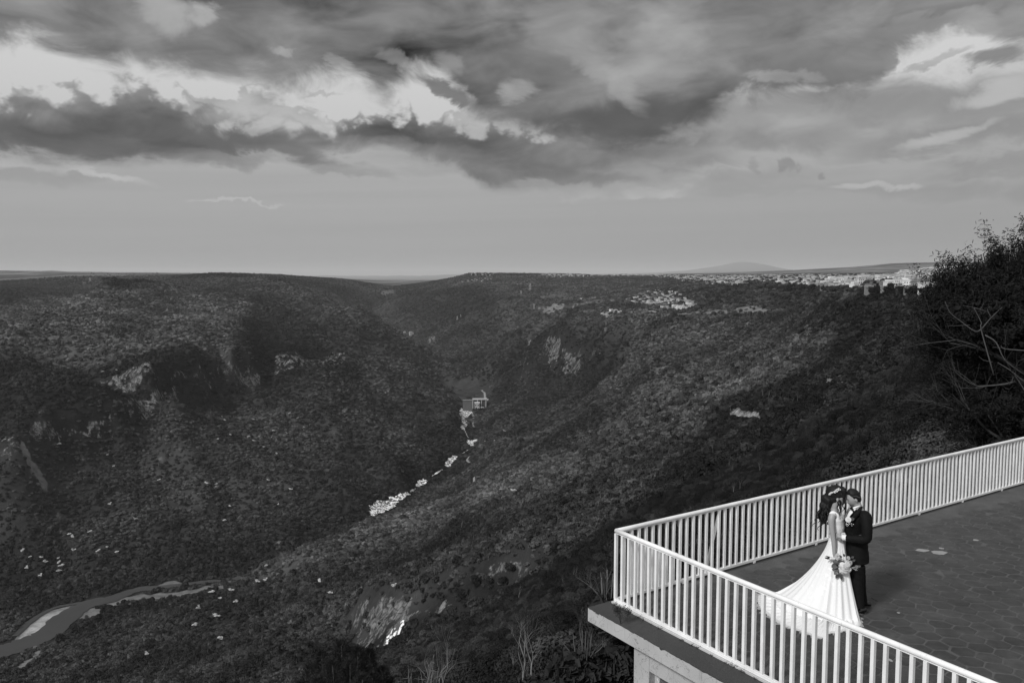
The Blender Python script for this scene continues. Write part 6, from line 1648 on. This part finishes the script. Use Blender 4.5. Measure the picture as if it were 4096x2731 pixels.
for (c_, rx, rz, n_) in specs:
    rq = np.random.RandomState(int(rx * 1000 + rz * 77)); c3 = np.array(c_)
    VV.append(leaf_quads(int(n_ * 1.1), int(rx * 1000 + rz * 77), 11, rx * .78, rz * .75, .075, low=-.9) + c3)
    for _ in range(int(26 * rx * rz + 14)):              # feathery sprays that fray the outline
        d_ = rq.normal(size=3); d_ /= np.linalg.norm(d_); d_[2] = abs(d_[2]) * 1.1 - .25
        s0 = c3 + d_ * np.array([rx, rx, rz]) * rq.uniform(.62, .85); m_ = 120; t_ = rq.rand(m_, 1)
        out_ = (d_ + rq.normal(size=3) * .45) * rq.uniform(.5, 1.15)
        P = s0 + out_ * t_ + rq.normal(size=(m_, 3)) * .10
        l_ = rq.normal(size=(m_, 3)) * [1, 1, .6] + [0, 0, -.5]; l_ /= np.linalg.norm(l_, axis=1)[:, None]; w_ = np.cross(l_, rq.normal(size=(m_, 3))); w_ /= np.linalg.norm(w_, axis=1)[:, None]
        L3 = rq.uniform(.06, .15, (m_, 1)); VV.append(np.stack([P - w_ * .012, P + w_ * .012, P + l_ * L3 + w_ * .010, P + l_ * L3 - w_ * .010], 1))
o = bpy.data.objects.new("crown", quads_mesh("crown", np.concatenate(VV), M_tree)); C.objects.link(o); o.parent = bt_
V = []
for k in range(1500):        # hanging pods at the ends of the shoots
    c_, rx, rz, n_ = specs[r7.choice((0, 2, 3, 4, 5, 13, 14, 1))]; a = r7.uniform(0, 6.28); t = r7.uniform(-.1, 1)
    p = Vector(c_) + Vector((math.cos(a) * rx * math.sqrt(max(0, 1 - t * t)) * 1.02, math.sin(a) * rx * math.sqrt(max(0, 1 - t * t)), rz * t * 1.05)) + Vector((r7.uniform(-.15, .15), 0, r7.uniform(-.05, .22)))
    L_p = r7.uniform(.10, .22); a2 = r7.uniform(0, 3.14); s_ = Vector((math.cos(a2), math.sin(a2), 0)) * .014; dn = Vector((r7.uniform(-.25, .25), r7.uniform(-.25, .25), -1)) * L_p
    V.append([p - s_, p + s_, p + dn + s_ * .6, p + dn - s_ * .6])
o = bpy.data.objects.new("seed_pods", quads_mesh("seed_pods", np.array([[tuple(p) for p in q_] for q_ in V]), M_tree)); C.objects.link(o); o.parent = bt_; o['kind'] = 'stuff'
M_pale_twig = gmat("pale_dead_wood", 0.07, var=.3, scale=5)[0]
bm = bmesh.new()
for path, rad in [([(3975,1500),(3925,1320),(3925,1290),(3895,1230)], .035), ([(3925,1318),(3965,1270),(4010,1228)], .035), ([(3925,1318),(3900,1325),(3850,1290),(3800,1250),(3780,1205)], .03), ([(3965,1270),(3950,1240),(3960,1225)], .02), ([(3895,1230),(3870,1225),(3850,1222)], .014), ([(3895,1230),(3930,1240),(3962,1250)], .018), ([(3920,1240),(3935,1212)], .012),
                  ([(3880,1300),(3780,1305)], .016), ([(3940,1340),(3985,1370),(4020,1440),(4100,1500)], .04), ([(4100,1402),(4020,1395),(4003,1382)], .035), ([(4020,1392),(3970,1388)], .014), ([(3970,1448),(3935,1440),(3915,1425)], .018), ([(4100,1530),(4040,1480),(3990,1450)], .04), ([(4110,1580),(4060,1500)], .03)]:
    limb(bm, [Vector(L_at(u, v, -2.8)) for u, v in path], list(np.linspace(rad * .6, rad * .2, len(path))), 6, 3)
o = bpy.data.objects.new("dead_branches", bm_mesh(bm, "dead_branches", M_pale_twig)); C.objects.link(o); o.parent = bt_; o['label'] = "pale leafless branches on the shaded side"

# the feathery conifer at the bottom edge
M_needle = leaf_mat("needles", 0.020, 0.034, 0.1)
def conifer():
    b_, m_ = plant_at(1400, 2700, 15.0); root = empty("conifer", b_); tag(root, "dark feathery conifer whose plumed tips rise at the bottom edge", "tree")
    r = np.random.RandomState(3); Vs = []; bmn = bmesh.new()
    tube(bmn, [Vector((0, 0, -.5)), Vector((0, 0, (m_.z - b_.z) * .8))], [.16, .07], 8)
    tipsp = [(1285,2603,0,80),(1365,2560,.2,85),(1432,2588,-.2,70),(1478,2594,.1,62),(1535,2668,0,85),(1240,2655,.3,85),(1400,2640,-.5,100),(1330,2640,-.4,95),(1490,2690,-.5,90),(1270,2710,-.5,90),(1395,2590,.5,80),(1560,2720,.1,70),(1200,2725,.3,80),(1450,2700,-.8,110)]
    for (u, v, dr, w) in tipsp:
        tip = at_r(u, v, 15.0 + dr) - b_; rr_ = w / 2 / F_PX * 16.5; L = 2.6
        ax = Vector((tip.x * .25, tip.y * .25, tip.z - L)); limb(bmn, [ax, (ax + tip) / 2 + Vector((tip.x * .12, tip.y * .12, 0)), tip - Vector((0, 0, .08))], [.045, .03, .008], 6)
        n_ = 5200; t = r.rand(n_) ** .8; a = r.rand(n_) * 6.283; prof = np.minimum(1, (1 - t) * 6.0) ** .5 * (1 - .05 * t)
        cx = ax.x + (tip.x - ax.x) * t + .12 * tip.x * 4 * t * (1 - t); cy = ax.y + (tip.y - ax.y) * t + .12 * tip.y * 4 * t * (1 - t); cz = ax.z + (tip.z - ax.z) * t
        rad = rr_ * prof * (.35 + .65 * np.sqrt(r.rand(n_))) * (1 + .25 * np.sin(9 * t + a * 2))
        P = np.stack([cx + np.cos(a) * rad, cy + np.sin(a) * rad, cz], 1)
        d_ = np.stack([np.cos(a) * .8, np.sin(a) * .8, .9 + 0 * a], 1) + .35 * r.normal(size=(n_, 3)); d_ /= np.linalg.norm(d_, axis=1)[:, None]
        s_ = np.cross(d_, r.normal(size=(n_, 3))); s_ /= np.linalg.norm(s_, axis=1)[:, None]
        l_ = (.05 + .05 * r.rand(n_))[:, None]; Vs.append(np.stack([P - s_ * .0035, P + s_ * .0035, P + d_ * l_ + s_ * .0015, P + d_ * l_ - s_ * .0015], 1))
    o = bpy.data.objects.new("trunk", bm_mesh(bmn, "trunk", M_bark)); C.objects.link(o); o.parent = root
    o = bpy.data.objects.new("foliage", quads_mesh("foliage", np.concatenate(Vs), M_needle)); C.objects.link(o); o.parent = root
conifer()
def strap_shrub(name, u, v, r_, w, label, n=260, ll=.16, lw=.012, seed=1, twigs=6, mat=None, twig_h=.5):
    """shrub of narrow or oval leaves on wiry stems whose top reaches the photo pixel"""
    b_, m_ = plant_at(u, v, r_); root = empty(name, b_); tag(root, label, "shrub"); r = random.Random(seed); H_ = m_.z - b_.z; W = w / 2 / F_PX * r_ * 1.15
    bm = bmesh.new(); V = []
    for k in range(max(10, n // 14)):
        a = r.uniform(0, 6.28); q_ = math.sqrt(r.random()) * W; top_ = Vector((math.cos(a) * q_, math.sin(a) * q_, H_ * (1 - .10 * (q_ / W) ** 2) - r.uniform(0, .35)))
        limb(bm, [Vector((top_.x * .2, top_.y * .2, -.1)), Vector((top_.x * .7, top_.y * .7, H_ * .6)), top_], [.022, .014, .006], 5, 2)
        for j in range(16):
            p = top_ - Vector((0, 0, r.uniform(0, .5))) + Vector((r.uniform(-.1, .1), r.uniform(-.1, .1), 0)); d_ = Vector((r.uniform(-1, 1), r.uniform(-1, 1), r.uniform(-.1, 1.3))).normalized(); s_ = d_.orthogonal().normalized(); s_ = (Matrix.Rotation(r.uniform(0, 6.28), 3, d_) @ s_); L = ll * r.uniform(.6, 1.2)
            V.append([p, p + d_ * L * .5 + s_ * lw, p + d_ * L + Vector((0, 0, -.02)), p + d_ * L * .5 - s_ * lw])
    o = bpy.data.objects.new("stems", bm_mesh(bm, "stems", M_bark)); C.objects.link(o); o.parent = root
    o = bpy.data.objects.new("leaves", quads_mesh("leaves", np.array([[tuple(p) for p in q_] for q_ in V]), mat or M_weed)); C.objects.link(o); o.parent = root
    if twigs:
        bm = bmesh.new()
        for k in range(twigs):
            a = r.uniform(-.5, .5); p0 = Vector((r.uniform(-W, W) * .7, r.uniform(-W, W) * .5, H_ - .5)); tp = p0 + Vector((math.sin(a) * .5 + .15, 0, 1)) * twig_h * r.uniform(.7, 1.5)
            limb(bm, [p0, p0.lerp(tp, .5) + Vector((r.uniform(-.05, .05), 0, 0)), tp], [.010, .007, .003], 5, 3)
            for j in range(4):
                q_ = p0.lerp(tp, r.uniform(.35, .95)); e_ = q_ + Vector((r.uniform(-1, 1), r.uniform(-1, 1), r.uniform(0, 1))) * .14; limb(bm, [q_, q_.lerp(e_, .5), e_], [.005, .004, .002], 4, 2)
        o = bpy.data.objects.new("bare_shoots", bm_mesh(bm, "bare_shoots", M_twig)); C.objects.link(o); o.parent = root
M_strap = leaf_mat("strap_leaf", 0.030, 0.06, .1)
strap_shrub("shrub", 1650, 2672, 14.0, 190, "dark shrub of narrow leaves with tall dry shoots, right of the conifer", 420, .17, .010, 5, 7, M_strap, .55)
strap_shrub("shrub", 1800, 2695, 14.5, 190, "shrub of fine pointed leaves at the bottom edge, under the dry shoots", 420, .14, .008, 6, 3, M_strap, .3)
strap_shrub("shrub", 1500, 2722, 13.6, 130, "low grey shrub between the conifer and the narrow-leaved shrub", 200, .12, .012, 7, 1, M_strap, .2)
def leafy_shrub(u, v, r_, w, label, seed, n=9000, hh=None):
    b_, m_ = plant_at(u, v, r_); root = empty("shrub", b_); tag(root, label, "shrub"); H_ = m_.z - b_.z; W = w / 2 / F_PX * r_
    r = np.random.RandomState(seed); Vs = []
    for k in range(7):
        a = r.rand() * 6.28; q_ = W * (.5 + .12 * k) * math.sqrt(r.rand()); rad = W * r.uniform(.45, .75) * (1 + .22 * k)
        cz = H_ - rad * .95 - r.rand() * W * .4 - k * H_ * .10
        Vs.append(leaf_quads(int(n / 5 * (1 + .3 * k)), int(r.randint(9999)), 9, rad, rad * 1.1, .05 / rad, low=-.95) + np.array([math.cos(a) * q_, math.sin(a) * q_, cz]))
    o = bpy.data.objects.new("crown", quads_mesh("crown", np.concatenate(Vs), M_leaf_dark)); C.objects.link(o); o.parent = root
    bm = bmesh.new(); rr2 = random.Random(seed)
    for k in range(5): branching(bm, rr2, Vector((0, 0, -.2)), Vector((rr2.uniform(-.2, .2), rr2.uniform(-.2, .2), 1)).normalized(), H_ * .24, .035, 3, .5, .1, 3, 5)
    o = bpy.data.objects.new("stems", bm_mesh(bm, "stems", M_bark)); C.objects.link(o); o.parent = root
leafy_shrub(2350, 2610, 17.0, 330, "dense small-leaved shrub left of the terrace pier", 8)
leafy_shrub(2470, 2560, 15.8, 190, "leafy shrub pressed against the terrace pier", 9)
leafy_shrub(2170, 2670, 19.0, 280, "low dark shrub farther left of the terrace", 10)
leafy_shrub(2000, 2735, 19.0, 260, "dark shrub at the bottom edge between the twigs and the terrace", 11)
leafy_shrub(2415, 2400, 14.7, 260, "dark leafy shrub under the leafless shrub by the railing corner", 12)
leafy_shrub(2290, 2550, 14.6, 260, "dark leafy shrub under the twiggy shrub below the slab corner", 13)
def bare_shrub(u, v, r_, w, label, seed, depth=4, rad=.010, mat=None, kids=3):
    b_, m_ = plant_at(u, v, r_); root = empty("leafless_shrub", b_); tag(root, label, "shrub"); r = random.Random(seed); H_ = m_.z - b_.z
    bm = bmesh.new(); W = w / F_PX * r_; tips = []
    for k in range(6):
        a = r.uniform(0, 6.28); limb(bm, [Vector((0, 0, -.2)), Vector((math.cos(a) * W * .1, math.sin(a) * W * .1, H_ - W * .8)), Vector((math.cos(a) * W * .2, math.sin(a) * W * .2, H_ - W * .62))], [.012, .010, rad * 1.2], 6, 2)
        branching(bm, r, Vector((math.cos(a) * W * .2, math.sin(a) * W * .2, H_ - W * .62)), Vector((math.cos(a) * .9, math.sin(a) * .9, .8)).normalized(), W * .26, rad * 1.5, depth, .6, .12, kids, 4, tips)
    o = bpy.data.objects.new("branches", bm_mesh(bm, "branches", mat or M_twig)); C.objects.link(o); o.parent = root
bare_shrub(2430, 2262, 15.0, 190, "leafless shrub of upcurving grey twigs beside the railing corner", 3, 4, .008)
bare_shrub(2330, 2455, 14.5, 260, "leafless twiggy shrub below the slab corner", 4, 4, .008, M_bark)
bare_shrub(3580, 1790, 27.0, 220, "pile of dry twigs on a shrub behind the far railing", 6, 4, .010, gmat("dry_twig", .13)[0])
bare_shrub(1730, 2600, 24.0, 170, "leafless sapling with long straight shoots above the narrow-leaved shrub", 9, 3, .010)

# ================================================================ the air
hz = bpy.data.materials.new("haze_air"); hz.use_nodes = True
hb = NB(hz.node_tree); hb.n.clear()
pv = hb.new('ShaderNodeVolumePrincipled'); pv.inputs['Color'].default_value = (1, 1, 1, 1); pv.inputs['Density'].default_value = 1.6e-5; pv.inputs['Anisotropy'].default_value = 0.0
ho = hb.new('ShaderNodeOutputMaterial'); hb.l.new(pv.outputs[0], ho.inputs['Volume'])
X1 = R1 * 1.05; zlo, zhi = float(_ZZ.min()) - 1.0, float(_ZZ.max()) + 15.0
bm = bmesh.new(); boxbm(bm, -X1, X1, -600, X1, zlo, zhi)
bmesh.ops.recalc_face_normals(bm, faces=bm.faces)
o = bpy.data.objects.new("haze", bm_mesh(bm, "haze", hz, False)); C.objects.link(o); tag(o, "thin pale haze over the far plateau and mountains", "haze", kind='stuff')
